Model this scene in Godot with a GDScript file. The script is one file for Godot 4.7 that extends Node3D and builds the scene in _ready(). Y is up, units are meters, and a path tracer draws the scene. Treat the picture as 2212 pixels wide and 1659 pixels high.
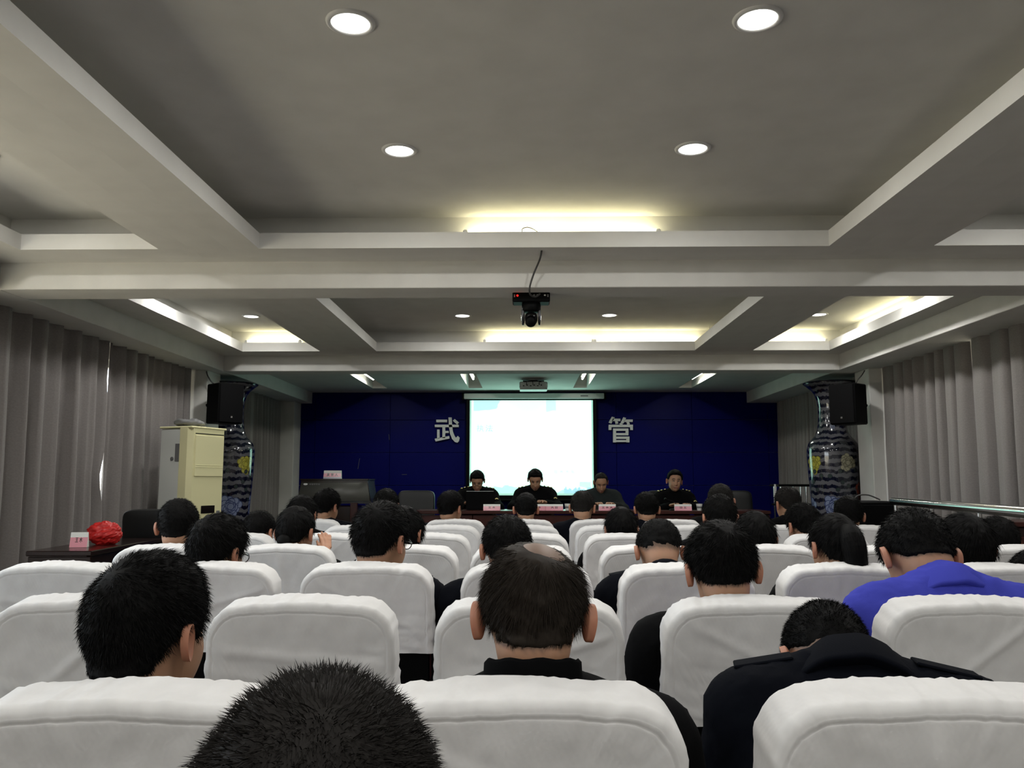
extends Node3D
# A meeting hall: covered chairs and a seated audience, a dais with a long table, a blue wall with a projection screen, a coffered ceiling.

const F := 1790.0
const EYE := 1.30
const ROW0 := 1.18
const ROW_STEP := 0.833
const PITCH := 0.54
const STAGE := 0.20
const Y_BEAM := 2.56
const Y_SOFFIT := 2.74
const Y_LIP := 2.84
const Y_TOP := 3.0

var cam_xf: Transform3D
var used := {}
var M := {}
var rng := RandomNumberGenerator.new()
var ns := FastNoiseLite.new()
var cache := {}

func _ready() -> void:
	rng.seed = 20240611
	ns.seed = 7
	ns.noise_type = FastNoiseLite.TYPE_SIMPLEX_SMOOTH
	ns.frequency = 1.0
	setup_camera()
	setup_environment()
	make_materials()
	build_room()
	build_ceiling()
	build_lights()
	build_curtains()
	build_stage()
	build_front_wall()
	build_side_things()
	build_chairs()
	build_people()

# ------------------------------------------------------------------ camera and sky
func setup_camera() -> void:
	var pitch := atan(210.5 / F)
	var yaw := atan(30.0 / F * cos(pitch))
	var c := Camera3D.new()
	c.name = "camera"
	add_child(c)
	c.fov = rad_to_deg(2.0 * atan(829.5 / F))
	c.near = 0.02
	c.far = 80.0
	c.position = Vector3(0, EYE, 0)
	c.rotation = Vector3(pitch, yaw, 0)
	c.current = true
	cam_xf = c.transform

func setup_environment() -> void:
	var e := Environment.new()
	e.background_mode = Environment.BG_SKY
	var sky := Sky.new()
	var pm := ProceduralSkyMaterial.new()
	pm.sky_top_color = Color(0.62, 0.68, 0.74)
	pm.sky_horizon_color = Color(0.80, 0.83, 0.85)
	pm.ground_horizon_color = Color(0.72, 0.69, 0.61)
	pm.ground_bottom_color = Color(0.68, 0.65, 0.57)
	sky.sky_material = pm
	e.sky = sky
	e.background_energy_multiplier = 14.0
	e.tonemap_mode = Environment.TONE_MAPPER_LINEAR
	e.tonemap_exposure = 0.86
	e.sdfgi_enabled = true
	e.ssao_enabled = true
	e.ssil_enabled = true
	var w := WorldEnvironment.new()
	w.name = "world_environment"
	w.environment = e
	add_child(w)

# ------------------------------------------------------------------ small helpers
func at(px: float, py: float, d: float) -> Vector3:
	var v := cam_xf.basis * Vector3((px - 1106.0) / F, -(py - 829.5) / F, -1.0)
	return cam_xf.origin + v * (d / -v.z)

func at_y(px: float, py: float, y: float) -> Vector3:
	var v := cam_xf.basis * Vector3((px - 1106.0) / F, -(py - 829.5) / F, -1.0)
	return cam_xf.origin + v * ((y - EYE) / v.y)

func numbered(n: String) -> String:
	if not used.has(n):
		used[n] = 0
		return n
	used[n] += 1
	return "%s_%03d" % [n, used[n]]

func tag(o: Node3D, label: String, category: String, group := "", kind := "") -> Node3D:
	if label != "": o.set_meta("label", label)
	if category != "": o.set_meta("category", category)
	if group != "": o.set_meta("group", group)
	if kind != "": o.set_meta("kind", kind)
	return o

func thing(called: String, label: String, category: String, pos := Vector3.ZERO, turn := 0.0, group := "") -> Node3D:
	var o := Node3D.new()
	o.name = numbered(called)
	add_child(o)
	o.position = pos
	o.rotation.y = turn
	tag(o, label, category, group)
	return o

func structure(called: String) -> Node3D:
	var o := Node3D.new()
	o.name = called
	add_child(o)
	o.set_meta("kind", "structure")
	return o

func part(called: String, mesh: Mesh, mat: Material, parent: Node3D, pos := Vector3.ZERO, basis := Basis.IDENTITY) -> MeshInstance3D:
	var m := MeshInstance3D.new()
	m.name = called
	m.mesh = mesh
	m.material_override = mat
	parent.add_child(m, true)
	m.transform = Transform3D(basis, pos)
	return m

func smooth_mesh(v: PackedVector3Array, idx: PackedInt32Array, uv := PackedVector2Array(), col := PackedColorArray()) -> ArrayMesh:
	var vol := 0.0
	var i := 0
	while i < idx.size():
		vol += v[idx[i]].dot(v[idx[i + 1]].cross(v[idx[i + 2]]))
		i += 3
	# counter-clockwise outward has positive volume; the engine wants clockwise
	if vol > 0.0:
		i = 0
		while i < idx.size():
			var s := idx[i + 1]
			idx[i + 1] = idx[i + 2]
			idx[i + 2] = s
			i += 3
	return raw_mesh(v, idx, uv, col)

func raw_mesh(v: PackedVector3Array, idx: PackedInt32Array, uv := PackedVector2Array(), col := PackedColorArray()) -> ArrayMesh:
	var n := PackedVector3Array()
	n.resize(v.size())
	var i := 0
	while i < idx.size():
		var a := v[idx[i]]
		var fn := (v[idx[i + 2]] - a).cross(v[idx[i + 1]] - a)
		n[idx[i]] += fn
		n[idx[i + 1]] += fn
		n[idx[i + 2]] += fn
		i += 3
	for k in n.size():
		n[k] = n[k].normalized() if n[k].length_squared() > 1e-24 else Vector3.UP
	var arr := []
	arr.resize(Mesh.ARRAY_MAX)
	arr[Mesh.ARRAY_VERTEX] = v
	arr[Mesh.ARRAY_NORMAL] = n
	arr[Mesh.ARRAY_INDEX] = idx
	if uv.size() == v.size(): arr[Mesh.ARRAY_TEX_UV] = uv
	if col.size() == v.size(): arr[Mesh.ARRAY_COLOR] = col
	var am := ArrayMesh.new()
	am.add_surface_from_arrays(Mesh.PRIMITIVE_TRIANGLES, arr)
	return am

func grid_idx(nu: int, nv: int, wrap_u := false, off := 0) -> PackedInt32Array:
	# nu points along u (fast), nv along v
	var r := PackedInt32Array()
	var mu := nu if wrap_u else nu - 1
	for j in nv - 1:
		for i in mu:
			var a := off + j * nu + i
			var b := off + j * nu + (i + 1) % nu
			r.append_array([a, b, a + nu, b, b + nu, a + nu])
	return r

# a box with chamfered edges, flat faces
func box(size: Vector3, bev := 0.004) -> ArrayMesh:
	var key := "box%s_%s" % [size, bev]
	if cache.has(key): return cache[key]
	var st := SurfaceTool.new()
	st.begin(Mesh.PRIMITIVE_TRIANGLES)
	box_into(st, Vector3.ZERO, size, bev)
	st.generate_normals()
	var m := st.commit()
	cache[key] = m
	return m

func quad_into(st: SurfaceTool, a: Vector3, b: Vector3, c: Vector3, d: Vector3, out: Vector3) -> void:
	if (c - a).cross(b - a).dot(out) < 0.0:
		var t := b
		b = d
		d = t
	for p in [a, b, c, a, c, d]: st.add_vertex(p)

func box_into(st: SurfaceTool, c: Vector3, size: Vector3, bev := 0.004, bas := Basis.IDENTITY) -> void:
	st.set_smooth_group(-1)
	var h := size * 0.5
	var e := minf(bev, minf(h.x, minf(h.y, h.z)) * 0.9)
	var i := h - Vector3.ONE * e
	for ax in 3:
		var u := (ax + 1) % 3
		var w := (ax + 2) % 3
		for s in [-1.0, 1.0]:
			var q := []
			for k in [[-1, -1], [1, -1], [1, 1], [-1, 1]]:
				var p := Vector3.ZERO
				p[ax] = s * h[ax]
				p[u] = k[0] * i[u]
				p[w] = k[1] * i[w]
				q.append(c + bas * p)
			var o := Vector3.ZERO
			o[ax] = s
			quad_into(st, q[0], q[1], q[2], q[3], bas * o)
	if e < 0.0001: return
	for ax in 3:
		var u := (ax + 1) % 3
		var w := (ax + 2) % 3
		for su in [-1.0, 1.0]:
			for sw in [-1.0, 1.0]:
				var q := []
				for k in [[-1, 0], [1, 0], [1, 1], [-1, 1]]:
					var p := Vector3.ZERO
					p[ax] = k[0] * i[ax]
					p[u] = su * (h[u] if k[1] == 0 else i[u])
					p[w] = sw * (i[w] if k[1] == 0 else h[w])
					q.append(c + bas * p)
				var o := Vector3.ZERO
				o[u] = su
				o[w] = sw
				quad_into(st, q[0], q[1], q[2], q[3], bas * o)
	for sx in [-1.0, 1.0]:
		for sy in [-1.0, 1.0]:
			for sz in [-1.0, 1.0]:
				var a := c + bas * Vector3(sx * h.x, sy * i.y, sz * i.z)
				var b := c + bas * Vector3(sx * i.x, sy * h.y, sz * i.z)
				var d := c + bas * Vector3(sx * i.x, sy * i.y, sz * h.z)
				var o := bas * Vector3(sx, sy, sz)
				if (d - a).cross(b - a).dot(o) < 0.0:
					var t := b
					b = d
					d = t
				for p in [a, b, d]: st.add_vertex(p)

# box given by its bounds, as a part
func slab(called: String, x0: float, x1: float, y0: float, y1: float, d0: float, d1: float, mat: Material, parent: Node3D, bev := 0.003) -> MeshInstance3D:
	return part(called, box(Vector3(absf(x1 - x0), absf(y1 - y0), absf(d1 - d0)), bev), mat, parent, Vector3((x0 + x1) * 0.5, (y0 + y1) * 0.5, -(d0 + d1) * 0.5))

func lathe(profile: Array, seg := 32, cap := true) -> ArrayMesh:
	var v := PackedVector3Array()
	var uv := PackedVector2Array()
	var n := profile.size()
	var total := 0.0
	for j in n:
		for i in seg + 1:
			var a := TAU * i / seg
			v.append(Vector3(cos(a) * profile[j].x, profile[j].y, sin(a) * profile[j].x))
			uv.append(Vector2(float(i) / seg, float(j) / (n - 1)))
	var idx := grid_idx(seg + 1, n)
	if cap:
		for e in [0, n - 1]:
			var ci := v.size()
			v.append(Vector3(0, profile[e].y, 0))
			uv.append(Vector2(0.5, 0.0 if e == 0 else 1.0))
			for i in seg:
				if e == 0: idx.append_array([ci, e * (seg + 1) + i + 1, e * (seg + 1) + i])
				else: idx.append_array([ci, e * (seg + 1) + i, e * (seg + 1) + i + 1])
	return smooth_mesh(v, idx, uv)

func tube_arrays(path: Array, radii: Array, seg: int, v: PackedVector3Array, idx: PackedInt32Array) -> void:
	var base := v.size()
	var n := path.size()
	var up := Vector3(0.13, 0.95, 0.21).normalized()
	for j in n:
		var t: Vector3 = (path[mini(j + 1, n - 1)] - path[maxi(j - 1, 0)]).normalized()
		var s := t.cross(up)
		if s.length() < 0.05: s = t.cross(Vector3.RIGHT)
		s = s.normalized()
		var w := s.cross(t).normalized()
		up = w
		for i in seg:
			var a := TAU * i / seg
			v.append(path[j] + (s * cos(a) + w * sin(a)) * radii[mini(j, radii.size() - 1)])
	idx.append_array(grid_idx(seg, n, true, base))
	for e in [0, n - 1]:
		var c := v.size()
		v.append(path[e])
		for i in seg:
			var a: int = base + e * seg + i
			var b: int = base + e * seg + (i + 1) % seg
			idx.append_array([c, b, a] if e == 0 else [c, a, b])

func tube(path: Array, radii: Array, seg := 10) -> ArrayMesh:
	var v := PackedVector3Array()
	var idx := PackedInt32Array()
	tube_arrays(path, radii, seg, v, idx)
	return smooth_mesh(v, idx)

func curve(points: Array, n := 24) -> Array:
	var c := Curve3D.new()
	for k in points.size():
		var tan: Vector3 = (points[mini(k + 1, points.size() - 1)] - points[maxi(k - 1, 0)]) / 6.0
		c.add_point(points[k], -tan, tan)
	var r := []
	for k in n + 1: r.append(c.sample_baked(c.get_baked_length() * k / n, true))
	return r

func extrude_into(st: SurfaceTool, poly: PackedVector2Array, z0: float, z1: float) -> void:
	st.set_smooth_group(-1)
	var tri := Geometry2D.triangulate_polygon(poly)
	for z in [z0, z1]:
		var o := Vector3(0, 0, signf(z - (z0 + z1) * 0.5))
		for k in range(0, tri.size(), 3):
			var a := Vector3(poly[tri[k]].x, poly[tri[k]].y, z)
			var b := Vector3(poly[tri[k + 1]].x, poly[tri[k + 1]].y, z)
			var c := Vector3(poly[tri[k + 2]].x, poly[tri[k + 2]].y, z)
			if (c - a).cross(b - a).dot(o) < 0.0:
				var t := b
				b = c
				c = t
			for p in [a, b, c]: st.add_vertex(p)
	var area := 0.0
	for k in poly.size(): area += poly[k].cross(poly[(k + 1) % poly.size()])
	for k in poly.size():
		var a := poly[k]
		var b := poly[(k + 1) % poly.size()]
		var out := Vector3(b.y - a.y, a.x - b.x, 0) * signf(area)
		quad_into(st, Vector3(a.x, a.y, z0), Vector3(b.x, b.y, z0), Vector3(b.x, b.y, z1), Vector3(a.x, a.y, z1), out)

func extrude(poly: PackedVector2Array, depth: float) -> ArrayMesh:
	var st := SurfaceTool.new()
	st.begin(Mesh.PRIMITIVE_TRIANGLES)
	extrude_into(st, poly, -depth * 0.5, depth * 0.5)
	st.generate_normals()
	return st.commit()

# ------------------------------------------------------------------ materials
func noise_image(size: int, freq: float, seed_: int, octaves := 4) -> Image:
	var n := FastNoiseLite.new()
	n.seed = seed_
	n.frequency = freq
	n.fractal_octaves = octaves
	return n.get_seamless_image(size, size)

func tinted(im: Image, a: Color, b: Color) -> ImageTexture:
	var o := Image.create(im.get_width(), im.get_height(), false, Image.FORMAT_RGB8)
	for y in im.get_height():
		for x in im.get_width():
			o.set_pixel(x, y, a.lerp(b, im.get_pixel(x, y).r))
	return ImageTexture.create_from_image(o)

func bumps(im: Image, strength: float) -> ImageTexture:
	var c: Image = im.duplicate()
	c.convert(Image.FORMAT_RGB8)
	c.bump_map_to_normal_map(strength)
	return ImageTexture.create_from_image(c)

func mat(color: Color, rough := 0.7, metal := 0.0) -> StandardMaterial3D:
	var m := StandardMaterial3D.new()
	m.albedo_color = color
	m.roughness = rough
	m.metallic = metal
	return m

func glow(color: Color, energy: float) -> StandardMaterial3D:
	var m := mat(color, 0.5)
	m.emission_enabled = true
	m.emission = color
	m.emission_energy_multiplier = energy
	return m

func triplanar(m: StandardMaterial3D, s: float) -> void:
	m.uv1_triplanar = true
	m.uv1_scale = Vector3.ONE * s

func make_materials() -> void:
	var big := noise_image(256, 0.02, 3)
	var fine := noise_image(256, 0.12, 5, 3)
	var weave := Image.create(128, 128, false, Image.FORMAT_RGB8)
	for y in 128:
		for x in 128:
			var a := 0.5 + 0.5 * sin(x * TAU / 4.0) * (1.0 if (y / 4) % 2 == 0 else -1.0)
			var g := 0.35 + 0.4 * a + 0.25 * fine.get_pixel(x * 2, y * 2).r
			weave.set_pixel(x, y, Color(g, g, g).clamp())
	var weave_n := bumps(weave, 1.2)
	M.plaster = mat(Color.WHITE, 0.9)
	M.plaster.albedo_texture = tinted(big, Color(0.80, 0.795, 0.775), Color(0.84, 0.835, 0.815))
	triplanar(M.plaster, 0.5)
	M.plaster.normal_enabled = true
	M.plaster.normal_texture = bumps(fine, 0.5)
	M.plaster.normal_scale = 0.15
	M.wall = M.plaster
	M.floor = mat(Color.WHITE, 0.25)
	M.floor.albedo_texture = tinted(big, Color(0.27, 0.245, 0.22), Color(0.33, 0.305, 0.28))
	triplanar(M.floor, 0.8)
	M.cloth = mat(Color.WHITE, 0.85)
	M.cloth.albedo_texture = tinted(big, Color(0.83, 0.825, 0.82), Color(0.87, 0.865, 0.86))
	triplanar(M.cloth, 3.0)
	M.cloth.normal_enabled = true
	M.cloth.normal_texture = weave_n
	M.cloth.normal_scale = 0.10
	M.curtain = mat(Color.WHITE, 0.9)
	M.curtain.albedo_texture = tinted(fine, Color(0.46, 0.44, 0.43), Color(0.53, 0.51, 0.50))
	triplanar(M.curtain, 2.0)
	M.curtain.rim_enabled = true
	M.curtain.rim = 0.2
	M.blue = mat(Color.WHITE, 0.45)
	M.blue.albedo_texture = tinted(fine, Color(0.03, 0.045, 0.33), Color(0.04, 0.055, 0.38))
	triplanar(M.blue, 1.5)
	M.blue.metallic_specular = 0.2
	M.silver = mat(Color(0.88, 0.89, 0.89), 0.5)
	var grain := Image.create(256, 256, false, Image.FORMAT_RGB8)
	for y in 256:
		for x in 256:
			var g := fine.get_pixel((x * 9) % 256, y).r * 0.6 + big.get_pixel(x, y).r * 0.4
			grain.set_pixel(x, y, Color(g, g, g))
	M.wood = mat(Color.WHITE, 0.3)
	M.wood.albedo_texture = tinted(grain, Color(0.16, 0.06, 0.045), Color(0.27, 0.115, 0.085))
	triplanar(M.wood, 1.2)
	M.dark_wood = mat(Color.WHITE, 0.22)
	M.dark_wood.albedo_texture = tinted(grain, Color(0.085, 0.045, 0.04), Color(0.15, 0.08, 0.065))
	triplanar(M.dark_wood, 1.2)
	M.grey_panel = mat(Color(0.34, 0.34, 0.32), 0.42)
	M.leather = mat(Color.WHITE, 0.42)
	M.leather.albedo_texture = tinted(fine, Color(0.055, 0.06, 0.06), Color(0.085, 0.09, 0.09))
	triplanar(M.leather, 4.0)
	M.black = mat(Color(0.035, 0.037, 0.04), 0.5)
	M.black_gloss = mat(Color(0.03, 0.03, 0.035), 0.18)
	M.grille = mat(Color(0.045, 0.045, 0.05), 0.75)
	M.grey_plastic = mat(Color(0.42, 0.42, 0.42), 0.5)
	M.white_plastic = mat(Color(0.82, 0.83, 0.82), 0.4)
	M.ac_side = mat(Color(0.82, 0.83, 0.81), 0.5)
	M.ac_front = mat(Color(0.88, 0.86, 0.68), 0.25)
	M.maroon = mat(Color.WHITE, 0.85)
	M.maroon.albedo_texture = tinted(fine, Color(0.22, 0.03, 0.05), Color(0.30, 0.05, 0.07))
	triplanar(M.maroon, 5.0)
	M.steel = mat(Color(0.72, 0.72, 0.72), 0.18, 1.0)
	M.chrome = mat(Color(0.85, 0.85, 0.85), 0.1, 1.0)
	M.gold = mat(Color(0.93, 0.86, 0.58), 0.35, 0.15)
	M.pink = mat(Color(0.83, 0.55, 0.60), 0.5)
	M.paper = mat(Color(0.88, 0.88, 0.86), 0.6)
	M.red_bag = mat(Color(0.80, 0.16, 0.15), 0.35)
	M.red_bag.backlight_enabled = true
	M.red_bag.backlight = Color(0.5, 0.08, 0.07)
	M.led_white = glow(Color(1.0, 0.99, 0.965), 6.0)
	M.tube_lit = glow(Color(1.0, 0.97, 0.80), 5.0)
	M.tube_cool = glow(Color(1.0, 1.0, 0.95), 9.0)
	M.trim_white = mat(Color(0.85, 0.85, 0.84), 0.5)
	M.red_led = glow(Color(1.0, 0.10, 0.08), 4.0)
	M.cable = mat(Color(0.22, 0.215, 0.21), 0.6)
	M.glass = mat(Color(0.85, 0.9, 0.9, 0.12), 0.02)
	M.glass.transparency = BaseMaterial3D.TRANSPARENCY_ALPHA
	M.skin = mat(Color.WHITE, 0.55)
	M.skin.vertex_color_use_as_albedo = true
	M.skin.subsurf_scatter_enabled = true
	M.skin.subsurf_scatter_strength = 0.1
	M.hair = mat(Color(0.045, 0.043, 0.042), 0.62)
	M.hair_brown = mat(Color(0.15, 0.13, 0.11), 0.62)
	M.hair_grey = mat(Color(0.13, 0.122, 0.115), 0.65)
	for k in ["hair", "hair_brown", "hair_grey", "black", "grille"]: M[k].metallic_specular = 0.2
	M.jacket_navy = cloth_mat(Color(0.042, 0.050, 0.075), weave_n)
	M.jacket_black = cloth_mat(Color(0.035, 0.035, 0.040), weave_n)
	M.jacket_grey = cloth_mat(Color(0.15, 0.165, 0.165), weave_n)
	M.shirt_blue = cloth_mat(Color(0.25, 0.27, 0.66), weave_n)
	M.trousers = cloth_mat(Color(0.05, 0.05, 0.06), weave_n)

func cloth_mat(c: Color, n: Texture2D) -> StandardMaterial3D:
	var m := mat(c, 0.85)
	m.metallic_specular = 0.15
	m.normal_enabled = true
	m.normal_texture = n
	m.normal_scale = 0.15
	triplanar(m, 6.0)
	return m

# ------------------------------------------------------------------ room shell
const XL := -3.95
const XR := 4.12
const PEL_L := -3.48
const PEL_R := 3.57
const D_BACK := 13.45
const D_REAR := -3.3
const WIN := [[5.6, 9.0], [10.0, 12.8]]

func build_room() -> void:
	var f := structure("floor")
	slab("floor_slab", XL - 0.2, XR + 0.2, -0.2, 0.0, D_REAR - 0.2, D_BACK + 0.2, M.floor, f)
	var sg := structure("stage_floor")
	tag(sg, "low raised platform under the long table", "")
	slab("platform", XL, XR, 0.0, STAGE, 9.2, D_BACK, M.dark_wood, sg, 0.01)
	var n := 1
	for side in [-1, 1]:
		var w := structure("wall_left" if side < 0 else "wall_right")
		var x0: float = XL - 0.2 if side < 0 else XR
		var x1: float = XL if side < 0 else XR + 0.2
		var wins: Array = WIN.duplicate()
		if side < 0: wins.push_front([0.6, 5.0])
		slab("wall_panel", x0, x1, 0.0, Y_TOP, D_REAR, wins[0][0], M.wall, w)
		if side < 0: slab("wall_panel", x0, x1, 0.0, Y_TOP, 5.0, WIN[0][0], M.wall, w)
		slab("wall_panel", x0, x1, 0.0, Y_TOP, WIN[0][1], WIN[1][0], M.wall, w)
		slab("wall_panel", x0, x1, 0.0, Y_TOP, WIN[1][1], D_BACK + 0.2, M.wall, w)
		for h in wins:
			slab("wall_panel", x0, x1, 0.0, 0.9, h[0], h[1], M.wall, w)
			slab("wall_panel", x0, x1, 2.45, Y_TOP, h[0], h[1], M.wall, w)
		# piers between the windows stand proud of the wall
		if side < 0:
			slab("pier", XL, -3.62, 0.0, Y_BEAM, 9.30, 9.70, M.wall, w, 0.006)
			slab("pier", XL, -3.66, STAGE, Y_BEAM, 13.02, D_BACK, M.wall, w, 0.006)
		else:
			slab("pier", 3.84, XR, 0.0, Y_BEAM, 9.27, 9.66, M.wall, w, 0.006)
		for h in wins:
			var g := structure("window_%d" % n)
			n += 1
			var xm := (x0 + x1) * 0.5
			for yy in [0.93, 1.68, 2.42]: slab("frame_rail", xm - 0.03, xm + 0.03, yy - 0.03, yy + 0.03, h[0], h[1], M.white_plastic, g)
			var k := 4
			for i in k + 1:
				var dd: float = lerpf(h[0] + 0.03, h[1] - 0.03, float(i) / k)
				slab("frame_stile", xm - 0.028, xm + 0.028, 0.96, 2.39, dd - 0.03, dd + 0.03, M.white_plastic, g)
				if i < k:
					var de: float = lerpf(h[0] + 0.03, h[1] - 0.03, float(i + 1) / k)
					slab("pane", xm - 0.003, xm + 0.003, 0.96, 1.65, dd + 0.03, de - 0.03, M.glass, g, 0.0)
					slab("pane", xm - 0.003, xm + 0.003, 1.71, 2.39, dd + 0.03, de - 0.03, M.glass, g, 0.0)
	var b := structure("wall_back")
	slab("wall_panel", XL - 0.2, XR + 0.2, 0.0, Y_TOP, D_BACK, D_BACK + 0.2, M.wall, b)
	var r := structure("wall_rear")
	slab("wall_panel", XL - 0.2, XR + 0.2, 0.0, Y_TOP, D_REAR - 0.2, D_REAR, M.wall, r)

const COF := [[-3.16, -2.29], [-1.66, 1.87], [2.51, 3.35]]
const BAYS := [[-2.57, 1.22], [1.52, 5.31], [5.61, 9.40]]
const SLOTS := [[-2.38, -2.155], [-0.885, -0.67], [0.735, 0.945], [2.36, 2.565]]
const SLOT_D := [10.9, 12.77]

func build_ceiling() -> void:
	var c := structure("ceiling")
	slab("upper_slab", XL - 0.2, XR + 0.2, Y_TOP, Y_TOP + 0.2, D_REAR - 0.2, D_BACK + 0.2, M.plaster, c, 0.0)
	for b in [[D_REAR, -2.57], [1.22, 1.52], [5.31, 5.61], [9.40, 9.69]]:
		slab("cross_beam", PEL_L, PEL_R, Y_BEAM, Y_TOP, b[0], b[1], M.plaster, c, 0.004)
	slab("side_beam", XL, PEL_L, Y_BEAM, Y_TOP, D_REAR, D_BACK, M.plaster, c, 0.004)
	slab("side_beam", PEL_R, XR, Y_BEAM, Y_TOP, D_REAR, D_BACK, M.plaster, c, 0.004)
	for bay in BAYS:
		var t0: float = bay[0] + 0.1
		var t1: float = bay[1] - 0.11
		var c0: float = bay[0] + 0.3
		var c1: float = bay[1] - 0.31
		slab("soffit", PEL_L, PEL_R, Y_SOFFIT, Y_TOP, bay[0], t0, M.plaster, c, 0.0)
		slab("soffit", PEL_L, PEL_R, Y_SOFFIT, Y_TOP, t1, bay[1], M.plaster, c, 0.0)
		for s in [[PEL_L, -3.36], [-2.09, -1.86], [2.07, 2.31], [3.55, PEL_R]]:
			slab("soffit", s[0], s[1], Y_SOFFIT, Y_TOP, t0, t1, M.plaster, c, 0.0)
		for k in 3:
			var x0: float = COF[k][0]
			var x1: float = COF[k][1]
			var e := 0.2
			slab("coffer_lip", x0 - e, x1 + e, Y_SOFFIT, Y_LIP, t0, c0, M.plaster, c, 0.0)
			slab("coffer_lip", x0 - e, x1 + e, Y_SOFFIT, Y_LIP, c1, t1, M.plaster, c, 0.0)
			slab("coffer_lip", x0 - e, x0, Y_SOFFIT, Y_LIP, c0, c1, M.plaster, c, 0.0)
			slab("coffer_lip", x1, x1 + e, Y_SOFFIT, Y_LIP, c0, c1, M.plaster, c, 0.0)
	# flat ceiling over the stage with four slots
	slab("soffit", PEL_L, PEL_R, Y_SOFFIT, Y_TOP, 9.69, SLOT_D[0], M.plaster, c, 0.0)
	slab("soffit", PEL_L, PEL_R, Y_SOFFIT, Y_TOP, SLOT_D[1], D_BACK, M.plaster, c, 0.0)
	var xs := PEL_L
	for s in SLOTS:
		slab("soffit", xs, s[0], Y_SOFFIT, Y_TOP, SLOT_D[0], SLOT_D[1], M.plaster, c, 0.0)
		xs = s[1]
	slab("soffit", xs, PEL_R, Y_SOFFIT, Y_TOP, SLOT_D[0], SLOT_D[1], M.plaster, c, 0.0)

# ------------------------------------------------------------------ lamps
const DOWN_ENERGY := 1.6
const COVE_ENERGY := 0.2
const SLOT_ENERGY := 1.3
const SCREEN_ENERGY := 0.55

func area(parent: Node3D, pos: Vector3, size: Vector2, energy: float, color: Color, towards: Vector3) -> void:
	var l := AreaLight3D.new()
	l.name = "lamp_light"
	parent.add_child(l, true)
	l.area_size = size
	l.light_energy = energy
	l.light_color = color
	l.area_range = 25.0
	l.area_attenuation = 2.0
	l.shadow_enabled = true
	var z := -towards.normalized()
	var x := Vector3.RIGHT if absf(z.x) < 0.5 else Vector3.BACK
	var y := z.cross(x).normalized()
	l.transform = Transform3D(Basis(y.cross(z).normalized(), y, z), pos)

func downlight(x: float, d: float, label: String) -> void:
	var t := thing("downlight", label, "ceiling light", Vector3(x, Y_TOP, -d), 0.0, "round downlights in the coffers")
	var ring := []
	for p in [[0.071, -0.001], [0.073, -0.008], [0.082, -0.010], [0.090, -0.006], [0.092, 0.0]]: ring.append(Vector2(p[0], p[1]))
	part("trim_ring", lathe(ring, 36, false), M.trim_white, t)
	part("diffuser", lathe([Vector2(0.001, -0.005), Vector2(0.05, -0.005), Vector2(0.072, -0.004), Vector2(0.0725, -0.001)], 36, true), M.led_white, t)
	area(t, Vector3(0, -0.014, 0), Vector2(0.13, 0.13), DOWN_ENERGY, Color(1.0, 0.995, 0.98), Vector3.DOWN)

func cove_tube(p0: Vector3, p1: Vector3, towards: Vector3, label: String) -> void:
	var mid := (p0 + p1) * 0.5
	var t := thing("fluorescent_tube", label, "light tube", mid, 0.0, "fluorescent tubes in the cove ledges")
	var u := (p1 - p0).normalized()
	var half := p0.distance_to(p1) * 0.5
	part("glass_tube", tube([u * -half, u * half], [0.013], 12), M.tube_lit, t)
	for s in [-1.0, 1.0]:
		part("end_cap", tube([u * s * half, u * s * (half + 0.02)], [0.014], 12), M.trim_white, t)
		part("lamp_holder", box(Vector3(0.03, 0.05, 0.03), 0.003), M.trim_white, t, u * s * (half + 0.01) + Vector3(0, -0.018, 0))
	area(t, towards.normalized() * 0.016, Vector2(half * 2.0, 0.024), COVE_ENERGY * half * 2.0, Color(1.0, 0.965, 0.80), towards)

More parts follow.
